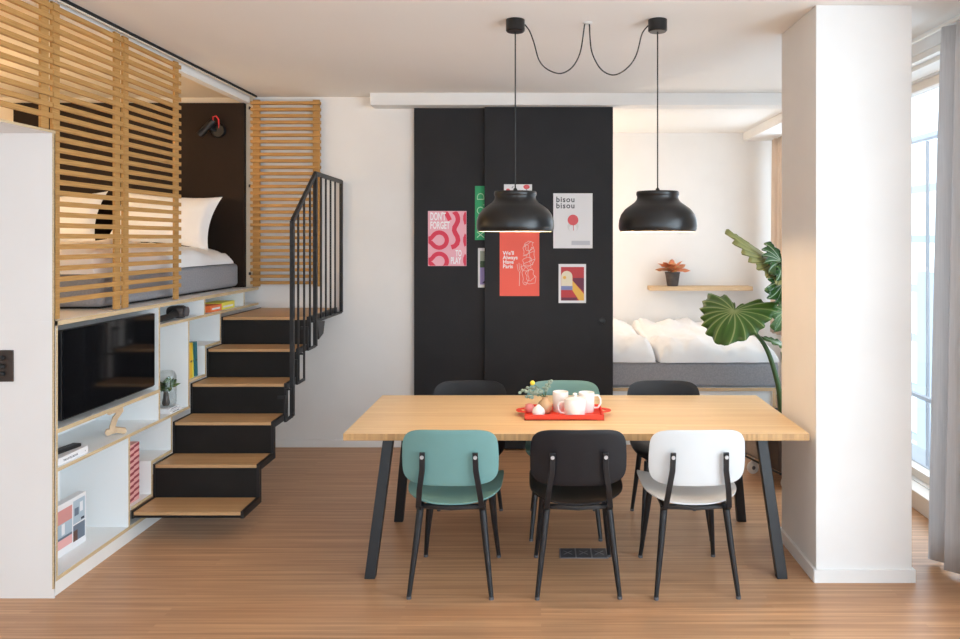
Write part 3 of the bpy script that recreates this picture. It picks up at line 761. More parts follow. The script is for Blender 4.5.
# ------------------------------------------------------------------ dining table
TX0, TX1, TY0, TY1, TT, TTH = X(343, 3.717), X(809.7, 3.717), 3.717, 4.635, .735, .035
tcx, tcy = (TX0+TX1)/2, (TY0+TY1)/2
tb = thing('dining_table', 'long pale wood dining table with slanting black legs', 'table', (tcx, tcy, 0))
child(MB().box(TX0, TX1, TY0, TY1, TT-TTH, TT, 0, {2: 1, 4: 1}), 'tabletop', ['table_wood', 'table_edge'], tb, bevel=.0025)
for sx in (-1, 1):
    for sy in (-1, 1):
        fx, fy = tcx+sx*1.032, tcy+sy*.345; qx, qy = tcx+sx*.955, tcy+sy*.27
        if sy < 0: fy = 3.765; qy = 3.86
        lg = MB(); k = len(lg.v); w, d = .027, .020
        for (px, py, pz) in ((fx, fy, 0), (qx, qy, TT-TTH-.001)):
            lg.v += [(px-w, py-d, pz), (px+w, py-d, pz), (px+w, py+d, pz), (px-w, py+d, pz)]
        lg.f += [(0, 3, 2, 1), (4, 5, 6, 7), (0, 1, 5, 4), (1, 2, 6, 5), (2, 3, 7, 6), (3, 0, 4, 7)]; lg.m += [0]*6
        child(lg, 'leg', 'leg_black', tb, bevel=.004)
    child(MB().box(tcx+sx*.955-.03, tcx+sx*.955+.03, 3.85, tcy+.28, TT-TTH-.022, TT-TTH-.001), 'leg_bracket', 'leg_black', tb)
child(MB().box(tcx-.93, tcx+.93, tcy-.03, tcy+.03, TT-TTH-.04, TT-TTH-.001), 'under_rail', 'leg_black', tb)

# ------------------------------------------------------------------ chairs
def shell(outline, surf, th, rings=10, seg=56):
    """closed curved shell; outline(a)->(p,q), surf(p,q)->(point, normal)"""
    mb = MB()
    for side_ in (1, -1):
        for i in range(rings+1):
            rr = (i/rings)**.8
            for j in range(seg):
                a = 2*PI*j/seg; p, q = outline(a); p *= rr; q *= rr
                P, n_ = surf(p, q); mb.v.append(tuple(Vector(P)+Vector(n_)*th/2*side_*(1 if i < rings else .55)))
    o2 = (rings+1)*seg
    for s_ in (0, 1):
        for i in range(rings):
            for j in range(seg):
                j2 = (j+1) % seg; f = (s_*o2+i*seg+j, s_*o2+i*seg+j2, s_*o2+(i+1)*seg+j2, s_*o2+(i+1)*seg+j)
                mb.f.append(f if s_ else f[::-1]); mb.m.append(0)
    for j in range(seg):
        j2 = (j+1) % seg; a = rings*seg
        mb.f.append((a+j, a+j2, o2+a+j2, o2+a+j)); mb.m.append(0)
    return mb
def sgnp(c, e_): return math.copysign(abs(c)**e_, c)
def back_outline(a):
    c, s = math.cos(a), math.sin(a)
    e_ = .38 if s > 0 else .46
    x = .229*sgnp(c, e_); z = (.136 if s > 0 else .134)*sgnp(s, e_)
    x *= 1-.05*(max(0, z)/.134)**2
    return x, z
def back_surf(x, z):
    y = -.262 - .12*(z) + .17*(x*x)/.229 - .0
    return (x, y, .672+z), Vector((0, -1, -.1)).normalized()
def seat_outline(a):
    c, s = math.cos(a), math.sin(a)
    e_ = .34 if s > 0 else .66
    return .232*sgnp(c, e_), (.225 if s > 0 else .215)*sgnp(s, e_)
def seat_surf(x, y):
    z = .447+.034*(abs(x)/.23)**2.2 + .010*max(0, y/.22) - .018*max(0, (y-.14)/.08)**2 - .006*max(0, -y/.2)
    return (x, y+.0, z), Vector((0, 0, 1))
def make_chair(label, m, shade_label=None):
    t = thing('dining_chair', label, 'chair', (0, 0, 0), 0, 'chairs around the dining table')
    shell(seat_outline, seat_surf, .012).build('seat', m, t, smooth=50)
    shell(back_outline, back_surf, .011).build('backrest', m, t, smooth=50)
    # seat frame: steel hoop under the seat
    fr = MB()
    pts = [(-.150, .17, .428), (-.150, -.10, .425), (-.148, -.18, .420), (-.09, -.205, .427), (0, -.211, .423), (.09, -.205, .427), (.148, -.18, .420), (.150, -.10, .425), (.150, .17, .428), (.0, .175, .428), (-.150, .17, .428)]
    fr.tube(pts, .0135, 6)
    fr.build('seat_frame', 'leg_black', t, smooth=40)
    for s in (-1, 1):
        sb = MB().tube([(s*.150, -.150, .418), (s*.152, -.205, .415), (s*.150, -.236, .436), (s*.141, -.262, .52), (s*.126, -.276, .62), (s*.1235, -.2845, .705)], .0165, 4, up=(1, 0, 0), flat=(1.1, .50))
        so = sb.build('back_support', 'leg_black', t, bevel=.002)
        MB().lathe([(0, -.006), (.0085, -.006), (.0095, -.003), (.0095, 0)], (s*.1245, -.288, .684), 12, axis='y').build('bolt', 'bolt_metal', so)
        for (tx, ty, fx, fy) in ((.148, -.185, .195, -.235), (.155, .150, .195, .235)):
            lg = MB().tube([(s*tx, ty, .424), (s*(tx*.6+fx*.4), ty*.6+fy*.4, .25), (s*fx, fy, .012)], [.0175, .0155, .0110], 12)
            lo = lg.build('leg', 'leg_black', t, smooth=40)
            MB().tube([(s*fx, fy, .014), (s*fx, fy, .0005)], .0120, 12).build('foot_cap', 'foot_grey', lo)
    return t
def copy_tree(o, parent=None):
    c = o.copy(); COL.objects.link(c); c.parent = parent
    for ch in list(o.children): copy_tree(ch, c)
    return c
FRY, BKY = 3.775, 4.458
def spin(o, x, y, deg): o.location = (x, y, 0); o.rotation_euler = (0, 0, math.radians(deg)); return o
cT = make_chair('teal dining chair with its back to the viewer at the left of the near side', 'plastic_teal')
cB = make_chair('black dining chair with its back to the viewer at the middle of the near side', 'plastic_black')
cW = make_chair('white dining chair, the only white one, at the right of the near side', 'plastic_white')
spin(cT, -.425, FRY, -1.0); spin(cB, .173, FRY, 1.0); spin(cW, .732, FRY, 1.5)
c = spin(copy_tree(cB), -.445, BKY, 180); c['label'] = 'black dining chair behind the table at its far left'
c = spin(copy_tree(cT), .140, BKY, 180); c['label'] = 'teal dining chair behind the table showing above the red tray'
c = spin(copy_tree(cB), .765, BKY, 180); c['label'] = 'black dining chair behind the table on its far right, before the alcove bed'

# ------------------------------------------------------------------ pendants
PYC = 3.97
def shade_prof():
    out = [(.196, 0), (.2035, .012), (.2055, .03), (.203, .06), (.193, .09), (.172, .118), (.145, .138), (.122, .154), (.111, .168), (.108, .180), (.109, .188), (.1125, .192), (.1125, .206), (.109, .212), (.0, .2135)]
    return out
def pendant(label, x):
    z0 = Z(231.5, PYC)
    t = thing('pendant_lamp', label, 'pendant lamp', (x, PYC, z0), 0, 'pendant lamps over the table')
    def pb(mb, nm, m, par=None, **k): return mb.build(nm, m, par or t, **k)
    pr = shade_prof(); sh_ = pb(MB().lathe(pr, seg=64), 'lamp_shade', 'shade_black', smooth=50)
    inner = [(max(0, r-.003), z if i == 0 else z-.003) for i, (r, z) in enumerate(pr)]
    MB().lathe([(.196, 0)]+inner, seg=64).build('shade_lining', 'shade_inner', sh_, smooth=50)
    MB().lathe([(0, .17), (.018, .17), (.02, .14), (.034, .12), (.042, .09), (.036, .06), (.02, .048), (0, .045)], seg=20).build('bulb', 'bulb_glow', t, smooth=True)
    pb(MB().lathe([(0, .2125), (.012, .2125), (.010, .225), (.004, .232), (0, .232)], seg=16), 'cord_grip', 'cable_black')
    pb(MB().tube([(0, 0, .225), (0, 0, CEIL-z0-.06)], .0035, 8), 'cord', 'cable_black', smooth=True)
    pb(MB().lathe([(0, CEIL-z0-.064), (.044, CEIL-z0-.064), (.050, CEIL-z0-.058), (.050, CEIL-z0-.0005), (0, CEIL-z0-.0005)], seg=36), 'canopy', 'shade_black', smooth=40)
    return t, z0
PL1, z0 = pendant('left black dome pendant lamp hanging before the posters', X(515.3, PYC))
PL2, _ = pendant('right black dome pendant lamp hanging before the alcove', X(657.6, PYC))
hole = thing('ceiling_rose', 'small white ceiling cable outlet between the two pendant canopies', 'ceiling rose', (X(587.5, 4.02), 4.02, CEIL))
MB().lathe([(0, -.006), (.022, -.006), (.026, -.003), (.026, -.0005)], seg=24).build('cover', 'white_gloss', hole, smooth=40)
def swag(label, pts, Y0, Y1):
    P = []
    n = len(pts)
    for i, (u, v) in enumerate(pts):
        y = Y0+(Y1-Y0)*i/(n-1); P.append(Vector((X(u, y), y, Z(v, y))))
    out = []; Q = [P[0]]+P+[P[-1]]
    for i in range(1, len(Q)-2):
        for k in range(6):
            t = k/6; a, b_, c, d = Q[i-1:i+3]
            out.append(.5*((2*b_)+(c-a)*t+(2*a-5*b_+4*c-d)*t*t+(3*b_-a-3*c+d)*t**3))
    out.append(P[-1])
    o = MB().tube(out, .0036, 8).build('lamp_cable', 'cable_black', smooth=True); tag(o, label, 'cable', 'draped lamp cables')
swag('black cable swagging from the left lamp canopy to the ceiling rose', [(524.8, 24.5), (529.5, 31), (534, 43), (539, 60), (547, 69), (559, 73.5), (569, 70), (576, 62), (581, 49), (584.6, 24.2)], PYC, 4.02)
swag('black cable swagging from the ceiling rose to the right lamp canopy', [(589.4, 24.2), (591, 48), (596, 62), (603, 71), (612.5, 75), (622, 72), (631, 64), (637, 53), (642, 34), (648.3, 25.5)], 4.02, PYC)

# ------------------------------------------------------------------ tray and its things
tz_ = TT
tr = thing('serving_tray', 'bright red serving tray with round ends on the table', 'tray', (.122, 4.115, tz_))
trx0, trx1, try0, try1 = -.088, .335, 3.985, 4.245
tm = MB().box(trx0, trx1, try0, try1, tz_+.001, tz_+.008)
for q in ((trx0, trx1, try0, try0+.006), (trx0, trx1, try1-.006, try1), (trx0, trx0+.006, try0, try1), (trx1-.006, trx1, try0, try1)): tm.box(*q, tz_+.001, tz_+.030)
child(tm, 'tray_body', 'tray_red', tr, bevel=.002)
for s, hx_ in ((-1, trx0), (1, trx1)):
    hm = MB(); n = 20; ro, ri = .052, .026
    for i in range(n):
        a0, a1 = -PI/2+PI*i/n, -PI/2+PI*(i+1)/n
        def pt(a, r, z): return (hx_+s*math.cos(a)*r*.95-s*.001, 4.115+math.sin(a)*r, z)
        za, zb = tz_+.024, tz_+.029
        hm.quad([pt(a0, ri, zb), pt(a0, ro, zb), pt(a1, ro, zb), pt(a1, ri, zb)]); hm.quad([pt(a0, ri, za), pt(a1, ri, za), pt(a1, ro, za), pt(a0, ro, za)])
        hm.quad([pt(a0, ro, za), pt(a1, ro, za), pt(a1, ro, zb), pt(a0, ro, zb)]); hm.quad([pt(a0, ri, za), pt(a0, ri, zb), pt(a1, ri, zb), pt(a1, ri, za)])
    child(hm, 'handle', 'tray_red', tr)
tray_z = tz_+.0085
def mug(label, u, Y, w, h, ang, lid=False, name='mug'):
    x = X(u, Y); r = w/2
    t = thing(name, label, 'mug' if not lid else 'sugar pot', (x, Y, tray_z), ang)
    MB().lathe([(0, .0005), (r*.90, .0005), (r*.95, .004), (r, h*.5), (r, h-.003), (r-.0015, h), (r-.004, h-.003), (r-.005, .008), (0, .006)], seg=40).build('cup', 'porcelain', t, smooth=50)
    hp_ = [(r-.002, 0, h*.83), (r+.022, 0, h*.84), (r+.034, 0, h*.66), (r+.034, 0, h*.42), (r+.020, 0, h*.22), (r-.003, 0, h*.20)]
    MB().tube(hp_, .0055, 10, up=(0, 1, 0)).build('handle', 'porcelain', t, smooth=60)
    if lid: MB().lathe([(r-.001, h+.0005), (r-.001, h+.004), (r*.55, h+.012), (.010, h+.015), (.008, h+.020), (.013, h+.028), (.008, h+.034), (0, h+.035)], seg=36).build('lid', 'porcelain', t, smooth=50)
    return t
mug('white lidded porcelain pot with its handle to the left, foremost on the tray', 575, 4.045, .115, .092, PI, True, 'sugar_pot')
mug('white mug mostly hidden behind the lidded pot, left of it', 560.5, 4.165, .088, .110, PI*.6)
mug('white mug with its handle to the right at the tray\'s right end', 586.5, 4.155, .088, .108, 0)
vz = tray_z
vs = MB().lathe([(0, 0), (.020, 0), (.032, .012), (.036, .028), (.030, .044), (.016, .056), (.006, .066), (.0, .068)], (X(538.5, 4.035), 4.035, vz), 28).build('teardrop_ornament', 'porcelain', smooth=60)
tag(vs, 'small white teardrop shaped vase at the front left of the tray', 'ornament')
fx_, fy_ = X(545, 4.12), 4.12
fv = thing('flower_vase', 'tan round vase with eucalyptus sprigs and a yellow flower on the tray', 'vase', (fx_, fy_, vz))
child(MB().lathe([(0, 0), (.022, 0), (.038, .018), (.042, .040), (.034, .062), (.018, .076), (.015, .088), (.018, .092), (.014, .090), (.012, .078), (0, .07)], (fx_, fy_, vz), 28), 'vase_body', 'vase_tan', fv, smooth=60)
rnd = random.Random(11)
for (u, v, dy) in ((521, 392, -.02), (527, 398, -.03), (529, 388, .02), (550, 382, .02), (545, 388, .03), (536, 392, -.03)):
    e_ = Vector((X(u, fy_+dy), fy_+dy, Z(v, fy_+dy))); s_ = Vector((fx_, fy_, vz+.085)); mid = s_.lerp(e_, .5)+Vector((0, 0, .02))
    so = child(MB().tube([s_, mid, e_], .0018, 6), 'sprig', 'stem_green', fv)
    lm = MB()
    for k in range(9):
        t = .35+.65*k/8; c_ = (s_.lerp(mid, t*2) if t < .5 else mid.lerp(e_, t*2-1)); off = Vector((rnd.uniform(-1, 1), rnd.uniform(-1, 1), rnd.uniform(-.6, 1))).normalized()*.010
        lm.sphere(c_+off, .0095, 8, 5, sc=(1, rnd.uniform(.2, .5), rnd.uniform(.7, 1)))
    sub(lm, 'leaves', 'sage_leaf', so, fv, smooth=True)
e_ = Vector((X(532.5, fy_), fy_, Z(383, fy_)))
so = child(MB().tube([(fx_, fy_, vz+.085), ((fx_+e_.x)/2+.01, fy_, vz+.13), e_], .0015, 6), 'flower_stem', 'stem_green', fv)
sub(MB().sphere(e_, .0135, 12, 8), 'flower_head', 'flower_yellow', so, fv, smooth=True)
px_, py_ = X(529.5, 4.14), 4.14
pk = MB().lathe([(0, 0), (.020, 0), (.028, .012), (.026, .034), (.016, .046), (0, .05)], (px_, py_, vz), 24).build('candle_holder', 'flower_pink', smooth=60); tag(pk, 'small coral pink round candle holder at the tray\'s back left', 'candle holder')

# ------------------------------------------------------------------ television
tvx = XU-.004
tv = thing('television', 'large flat black television set into the white wall shelf', 'television', (tvx-.03, 4.0, .795))
child(MB().box(tvx-.035, tvx-.004, 3.612, 4.475, .822, 1.258), 'casing', 'tv_bezel', tv, bevel=.004)
child(MB().box(tvx-.004, tvx, 3.614, 4.473, .83, 1.256), 'screen', 'tv_black', tv)
child(MB().box(tvx-.13, tvx-.035, 3.78, 4.3, .87, 1.18), 'rear_housing', 'tv_bezel', tv, bevel=.01)
for y in (3.83, 4.3):
    child(MB().prism([(y-.012, .822), (y+.012, .822), (y+.05, .7955), (y+.03, .7955), (y, .812), (y-.03, .7955), (y-.05, .7955)], tvx-.20, tvx-.135, 'x'), 'foot', 'tv_bezel', tv)
child(MB().box(tvx, tvx+.0006, 4.05, 4.078, .826, .829), 'maker_mark', 'bolt_metal', tv)

# ------------------------------------------------------------------ things on the shelves
shz = .6105
def thing1(o, label, cat, group=None): return tag(o, label, cat, group)
# white book with remote on it
bk = MB().box(XU-.20, XU-.012, 3.592, 3.83, shz, shz+.036).build('book', 'paper_white', bevel=.002); tag(bk, 'white boxed book lying under the remote control on the shelf', 'book')
text_mesh('THE LITTLE BOOK', .014, 'lettering', 'ink_dark', bk, (XU-.0116, 3.63, shz+.012), rot=(PI/2, 0, PI/2))
text_mesh('+', .014, 'lettering', 'ink_dark', bk, (XU-.0116, 3.80, shz+.012), rot=(PI/2, 0, PI/2))
rm = thing('remote_control', 'black remote control lying on the white book', 'remote control', (XU-.07, 3.72, shz+.0365), math.radians(-8))
MB().box(-.024, .024, -.095, .095, 0, .018).build('casing', 'remote_black', rm, bevel=.006, bseg=3)
bt = MB()
for i in range(3):
    for j in range(6): bt.box(-.016+i*.012, -.009+i*.012, -.08+j*.024, -.066+j*.024, .018, .0195)
bt.build('buttons', 'foot_grey', rm)
# wooden figure 3 / Z
zf = MB(); zy = 4.18
for (a, b_, w) in (((-.034, .128), (.026, .140), .024), ((.024, .132), (-.004, .088), .026), ((-.002, .094), (-.018, .042), .028), ((-.040, .018), (.0, .026), .032), ((.0, .026), (.040, .016), .030)):
    va, vb = Vector(a), Vector(b_); t = (vb-va).normalized(); nn = Vector((-t.y, t.x))*w/2; va -= t*.006; vb += t*.006
    zf.prism([tuple(va-nn), tuple(vb-nn), tuple(vb+nn), tuple(va+nn)], -.014, .014, 'x')
for (a, b_, q) in ((-.036, .0165, .0165), (.038, .0155, .0155), (.018, .024, .013), (-.030, .128, .014), (.024, .140, .013)): zf.lathe([(0, -.015), (q, -.015), (q, .015), (0, .015)], (0, a, b_), 14, axis='x')
o = zf.build('wooden_letter', 'letter_wood', bevel=.002); o.location = (XU-.07, zy, shz+.0005); o.rotation_euler = (0, 0, math.radians(-58))
tag(o, 'pale wooden letter z ornament standing on the shelf under the television', 'ornament')
# picture book standing in the low bay
mg = thing('picture_book', 'large white book with interior photographs on its cover in the lowest bay', 'book', (XU-.14, 3.86, .0955), 0)
mz = .0955
def mgb(mb, nm, m, par=mg, **k): return child(mb, nm, m, par, **k)
cov = mgb(MB().box(XU-.165, XU-.12, 3.70, 3.99, mz, mz+.265), 'cover', 'paper_white', bevel=.002)
xf_ = XU-.12
for (y0, y1, z0_, z1_, m) in ((3.735, 3.87, .165, .235, 'photo_salmon'), (3.735, 3.87, .095, .165, 'photo_sky'), (3.735, 3.87, .085, .097, 'photo_slate'), (3.735, 3.87, .04, .085, 'box_pink'),
                             (3.88, 3.978, .125, .245, 'photo_sky'), (3.89, 3.925, .165, .205, 'photo_slate'), (3.88, 3.978, .035, .118, 'photo_slate'), (3.88, 3.915, .035, .09, 'photo_brown'), (3.785, 3.81, .105, .16, 'paper_white'), (3.935, 3.96, .175, .225, 'paper_white'), (3.945, 3.972, .13, .142, 'ink_dark')):
    th_ = .0006 if m not in ('paper_white', 'photo_brown', 'ink_dark') and not (y1-y0 < .06) else .0011
    sub(MB().box(xf_, xf_+th_, y0, y1, mz+z0_, mz+z1_), 'cover_photo', m, cov, mg)
# pink striped box
bzz = TZi(0)+.0265
sb_ = thing('gift_box', 'tall pink box with maroon stripes in the low bay beside the stairs', 'box', (XU-.1, 4.29, bzz))
child(MB().box(XU-.20, XU-.03, 4.235, 4.35, bzz, bzz+.33), 'box_body', 'box_pink', sb_, bevel=.001)
sm = MB()
for k in range(9):
    z = bzz+.008+k*.036
    sm.prism([(4.236, z), (4.292, z+.006), (4.292, z+.022), (4.236, z+.016)], XU-.0298, XU-.0290, 'x'); sm.prism([(4.292, z+.012), (4.349, z+.018), (4.349, z+.032), (4.292, z+.026)], XU-.0298, XU-.0290, 'x')
tag(child(sm, 'stripes', 'box_maroon', sb_), kind='stuff')
# vase with leaves on small books
vy = 4.728; vx = XU-.075
for k, (lb, hh) in enumerate((('lower of the two small white books under the glass vase', .016), ('upper of the two small white books under the glass vase', .014))):
    z = shz+k*.0165
    b_ = MB().box(vx-.07, vx+.068-.01*k, vy-.06, vy+.085-.01*k, z, z+hh).build('small_book', 'paper_white', bevel=.001); tag(b_, lb, 'book', 'small white books under the vase')
    MB().box(vx+.068-.01*k, vx+.0685-.01*k, vy-.03, vy+.05, z+.005, z+.009).build('spine_line', 'ink_dark', b_)
vzz = shz+.0165+.0145
vy2 = vy+.022
jar = thing('glass_vase', 'clear glass jar with green leaf cuttings in the shelf bay beside the television', 'vase', (vx, vy2, vzz))
jp = [(0, 0), (.052, 0), (.060, .01), (.062, .03), (.062, .19), (.052, .215), (.036, .225)]
jo = MB().lathe(jp+[(r-.002 if r > .01 else 0, z+.002 if i == 0 or z < .005 else z) for i, (r, z) in reversed(list(enumerate(jp)))], seg=32).build('glass', 'vase_glass', jar, smooth=60)
MB().lathe([(0, .004), (.018, .004), (.024, .02), (.018, .05), (.014, .09), (.02, .10), (.016, .10), (0, .09)], seg=20).build('inner_tube', 'pot_dark', jar, smooth=True)
for k in range(9):
    a = 2*PI*k/9+.3; el = .25+.5*(k % 3)/2; d = Vector((math.cos(a)*math.cos(el)*.5, math.sin(a)*math.cos(el)*.6, math.sin(el)*.8))
    b1 = Vector((0, 0, .125))+d*.012
    mb = leaf_mb(b1, d, Vector((-d.y, d.x, .2)), .078, .050, n=4, scal=.02, wave=.002, rings=4, seg=24, droop=.02)
    o = mb.build('leaf', 'leaf_green', jar, smooth=True, weld=False); uv = o.data.uv_layers.new(name='UVMap')
    for lp in o.data.loops: uv.data[lp.index].uv = mb.uvs[lp.vertex_index]
MB().tube([(0, 0, .09), (0, 0, .13)], .004, 8).build('stem', 'stem_green', jar)
# yellow, teal, white books
bz = TZi(3)+.0265; by = 4.945
for (y0, w, h, m, lb, tilt) in ((by, .040, .235, 'book_yellow', 'bright yellow book standing in the bay beside the upper stairs', 0), (by+.0455, .016, .232, 'book_lime', 'thin yellow green book between the yellow and the dark teal book', 4), (by+.084, .034, .232, 'book_teal', 'dark teal book, rightmost of the upright books by the stairs', 3)):
    o = MB().box(-.10, .05, 0, w, 0, h).build('book', m, bevel=.0015); o.location = (XU-.066, y0, bz); o.rotation_euler = (math.radians(tilt), 0, 0); tag(o, lb, 'book', 'upright books by the stairs')
    MB().box(.05, .0505, w*.3, w*.7, h*.45, h*.5).build('spine_print', 'ink_dark', o)
# headset-like dark object in the slot
hz_ = 1.1835
hd = thing('hair_dryer', 'dark grey hair dryer lying in the slot under the loft', 'hair dryer', (XU-.08, 4.88, hz_))
child(MB().tube([(XU-.045, 4.56, hz_+.022), (XU-.05, 4.74, hz_+.026), (XU-.06, 4.83, hz_+.036)], [.019, .020, .026], 14), 'handle', 'remote_black', hd, smooth=True)
child(MB().lathe([(0, -.06), (.028, -.06), (.034, -.05), (.042, 0), (.042, .035), (.034, .05), (0, .055)], (XU-.07, 4.89, hz_+.043), 24, axis='x'), 'barrel', 'pot_dark', hd, smooth=50)
child(MB().lathe([(0, 0), (.03, 0), (.032, .004), (.032, .01), (0, .01)], (XU-.016, 4.89, hz_+.043), 20, axis='x'), 'grille', 'foot_grey', hd)
for (y0, y1, h, m, lb) in ((5.27, 5.45, .045, 'book_orange', 'small orange game box lying in the slot under the loft'), (5.455, 5.68, .052, 'book_lime', 'small yellow game box beside the orange one under the loft')):
    o = MB().box(XU-.16, XU-.02, y0, y1, hz_, hz_+h).build('game_box', m, bevel=.0015); tag(o, lb, 'box', 'game boxes in the slot')
    MB().box(XU-.02, XU-.0193, y0+.02, y1-.03, hz_+.015, hz_+.028).build('box_print', 'paper_white', o)

# ------------------------------------------------------------------ light switch, floor sockets
swY = 3.5445
sw = thing('wall_switch', 'dark brown switch panel with round keys on the white closet wall', 'switch', (X(-12, swY), swY, Z(365, swY)))
child(MB().box(X(-40, swY), X(14, swY), swY-.008, swY-.0002, Z(381.5, swY), Z(350, swY)), 'plate', 'switch_brown', sw, bevel=.002)
for u in (-22, 4.2):
    for v in (357.5, 366, 373.5):
        ko = MB().lathe([(0, -.012), (.010, -.012), (.012, -.010), (.012, 0)], (X(u, swY), swY-.008, Z(v, swY)), 16, axis='y'); child(ko, 'key', 'remote_black', sw, smooth=50)
ox0, ox1 = X(560, 4.05), X(607, 4.05); ow = (ox1-ox0)/3
fo = thing('floor_outlet', 'row of three square metal socket lids set flush in the wood floor', 'floor outlet', ((ox0+ox1)/2, 4.05, 0))
oy0, oy1 = 750*1.7/(558.3-239), 750*1.7/(549-239)
child(MB().box(ox0-.003, ox1+.003, oy0-.003, oy1+.003, .0005, .003), 'frame', 'outlet_steel', fo)
for k in range(3):
    lo = child(MB().box(ox0+k*ow+.004, ox0+(k+1)*ow-.004, oy0+.003, oy1-.003, .003, .005), 'lid', 'outlet_dark', fo)
    cx_ = ox0+(k+.5)*ow; cy_ = (oy0+oy1)/2; r_ = ow*.38
    pm = MB()
    for a in (PI/4, -PI/4):
        d = Vector((math.cos(a), math.sin(a)))*r_; n_ = Vector((-d.y, d.x)).normalized()*.0025; c_ = Vector((cx_, cy_))
        pm.prism([tuple(c_-d-n_), tuple(c_+d-n_), tuple(c_+d+n_), tuple(c_-d+n_)], .005, .0058, 'z')
    sub(pm, 'cross_mark', 'outlet_steel', lo, fo)

# ------------------------------------------------------------------ curtains
def curtain(label, xc, ya_t, yb_t, ya_b, yb_b, z0, z1, nf, amp, m, lean=0., seed=0):
    mb = MB(); n = nf*14; rows = 16; ph = seed*1.7
    for r in range(rows+1):
        f = r/rows; z = z1+(z0-z1)*f; ya = ya_t+(ya_b-ya_t)*f**.6; yb = yb_t+(yb_b-yb_t)*f**.6
        am = amp*(.55+.45*f)
        for i in range(n+1):
            t = i/n; tt = t+.012*math.sin(t*17+ph)
            w = math.sin(2*PI*nf*tt+ph); w = math.copysign(abs(w)**.75, w)
            x = xc+lean*f+am*w+am*.35*math.sin(2*PI*t*nf*.37+ph*2+f)
            y = ya+(yb-ya)*t+am*.25*math.cos(2*PI*nf*tt*2+ph)
            mb.v.append((x, y, z))
    for r in range(rows):
        for i in range(n):
            a = r*(n+1)+i; mb.f.append((a, a+1, a+n+2, a+n+1)); mb.m.append(0)
    o = mb.build('curtain', m, smooth=True, weld=False)
    s = o.modifiers.new('thick', 'SOLIDIFY'); s.thickness = .003
    return tag(o, label, 'curtain')
curtain('heavy grey floor length curtain hanging at the window right of the pillar', 2.100, 2.95, 3.92, 2.88, 3.99, .02, 2.795, 9, .042, 'curtain_grey', lean=-.015, seed=1)
cr = MB().box(2.085, 2.105, -2.9, 5.9, 2.80, 2.815)
for y in (-2.5, .2, 2.9, 5.6): cr.box(2.09, 2.10, y-.01, y+.01, 2.815, CEIL-.0005)
cr.box(2.105, 2.155, 2.9, 2.92, 2.80, 2.812)
tag(cr.build('curtain_rail', 'frame_white'), 'slim white curtain rail under the ceiling beside the window beam', 'curtain rail')
curtain('beige curtain at the alcove window beyond the large plant', 2.50, 7.66, 8.06, 7.60, 8.10, .70, 2.765, 4, .035, 'curtain_beige', seed=3)

# ------------------------------------------------------------------ outside: balcony, neighbour
struct('trim_8', MB().box(XR+T, 4.1, 1.0, 12, -.75, -.55), 'deck_grey')
rb = thing('balcony_railing', 'low grey balcony railing outside the window right of the pillar', 'railing', (3.05, 6, -.55))
rm_ = MB().box(3.03, 3.07, 2, 12, .42, .45).box(3.04, 3.06, 2, 12, -.12, -.10)
child(rm_, 'rail', 'rail_grey', rb)
for k in range(9):
    y = 2.4+k*1.05; child(MB().box(3.04, 3.06, y-.008, y+.008, -.55, .42), 'post', 'rail_grey', rb)
child(MB().box(3.045, 3.055, 2, 12, -.45, -.14), 'lower_panel', 'facade_pale', rb)
fr_ = thing('steel_canopy', 'thin grey steel canopy frame with one upright outside the tall window', 'canopy', (3.15, 6.14, -.55))
child(MB().box(3.14, 3.16, 2, 12, 2.51, 2.525), 'crossbar', 'rail_grey', fr_)
for y in (3.0, 6.12, 9.2): child(MB().box(3.145, 3.165, y-.012, y+.012, -.55, 2.50), 'upright', 'rail_grey', fr_)
nb = thing('neighbour_building', 'pale apartment block with slate cladding beyond the balcony', 'building', (22, 30, -14))
child(MB().box(22, 30, 8, 37.5, -14, 9.5), 'facade', 'facade_pale', nb)
child(MB().box(21.7, 22, 40.0, 43.3, -14, -.2), 'slate_bay', 'facade_slate', nb)
child(MB().box(22, 30, 37.5, 60, -14, 7.2), 'facade', 'facade_pale', nb)
bm_ = MB()
for k in range(8): bm_.box(21.85, 22, 8, 60, -13+k*2.9, -12.6+k*2.9)
child(bm_, 'floor_band', 'facade_slate', nb)

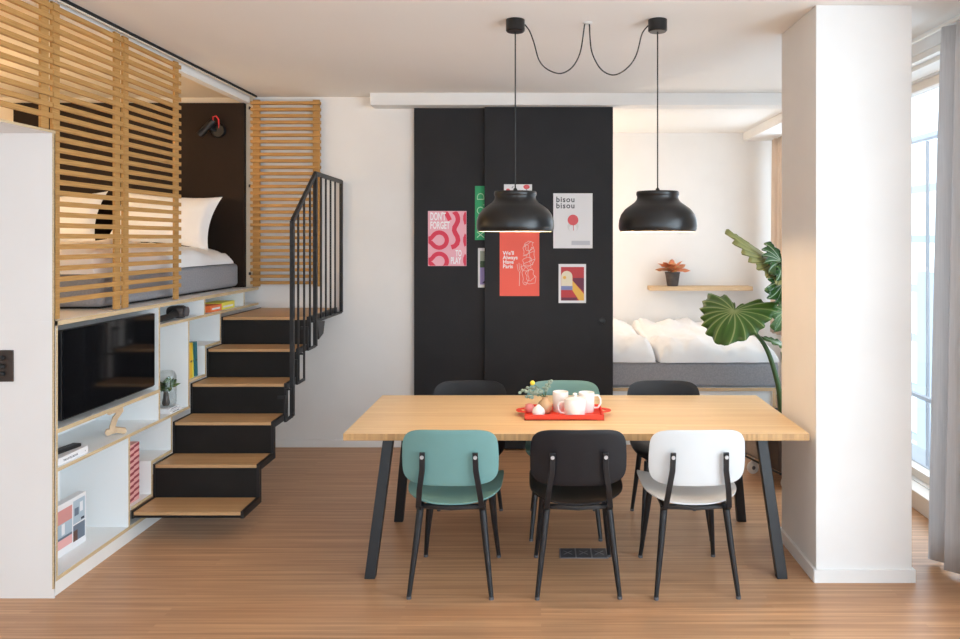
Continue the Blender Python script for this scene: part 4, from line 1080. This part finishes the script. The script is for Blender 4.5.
# ------------------------------------------------------------------ light
w = bpy.data.worlds.new('daylight'); scn.world = w; w.use_nodes = True
wn, wl = w.node_tree.nodes, w.node_tree.links
bg = wn['Background']; bg.inputs[0].default_value = (.76, .88, 1.0, 1); bg.inputs[1].default_value = 2.6
def area(name, loc, size, power, col, rot, portal=False, shape='RECTANGLE', spread=None):
    l = bpy.data.lights.new(name, 'AREA'); l.shape = shape; l.size = size[0]; l.size_y = size[1]; l.energy = power; l.color = col
    if portal: l.cycles.is_portal = True
    if spread: l.spread = spread
    o = bpy.data.objects.new(name, l); COL.objects.link(o); o.location = loc; o.rotation_euler = rot
    return o
def point(name, loc, power, col, r=.04):
    l = bpy.data.lights.new(name, 'POINT'); l.energy = power; l.color = col; l.shadow_soft_size = r
    o = bpy.data.objects.new(name, l); COL.objects.link(o); o.location = loc; return o
RXp = (0, math.radians(90), 0)     # shines towards -x
DAY = (.80, .91, 1.0)
area('window_light', (XR+.13, (ops[2][0]+ops[2][1])/2, 1.42), (2.6, 2.85), 1, (1, 1, 1), RXp, portal=True)
for (y0, y1) in ops[:2]: area('window_light', (XR+.20, (y0+y1)/2, 1.42), (2.6, y1-y0), 95, DAY, RXp)
area('window_light', (XAR+.20, 7.28, 1.74), (2.0, 1.47), 15, DAY, RXp)
area('window_light', (-.5, YF_-.20, 1.46), (5.4, 2.52), 405, DAY, (math.radians(-90), 0, 0))
WARM = (1, .66, .36)
point('pendant_light', (PL1.location.x, PYC, z0+.03), 9, WARM, .04)
point('pendant_light', (PL2.location.x, PYC, z0+.03), 9, WARM, .04)
point('loft_lamp_light', (-4.2, 4.3, 2.15), 26, (1, .74, .46), .12)
point('loft_lamp_light', (-4.2, 2.4, 2.5), 12, (1, .74, .46), .1)
point('alcove_lamp_light', (-.15, 7.3, 1.9), 27, (1, .70, .44), .08)

# ------------------------------------------------------------------ camera
cam = bpy.data.cameras.new('camera'); co = bpy.data.objects.new('camera', cam); COL.objects.link(co)
cam.sensor_width = 36; cam.lens = F/960*36
cam.shift_x = -(CX-480)/960; cam.shift_y = -(319.5-CY)/960
co.location = (0, 0, H0); co.rotation_euler = (PI/2, 0, 0)
scn.camera = co
scn.view_settings.view_transform = 'Standard'; scn.view_settings.look = 'None'
scn.view_settings.exposure = 0.30; scn.view_settings.gamma = 1; scn.view_settings.use_curve_mapping = False
scn.cycles.max_bounces = 12; scn.cycles.diffuse_bounces = 6; scn.cycles.transparent_max_bounces = 12
scn.cycles.use_denoising = True; scn.cycles.sample_clamp_indirect = 8
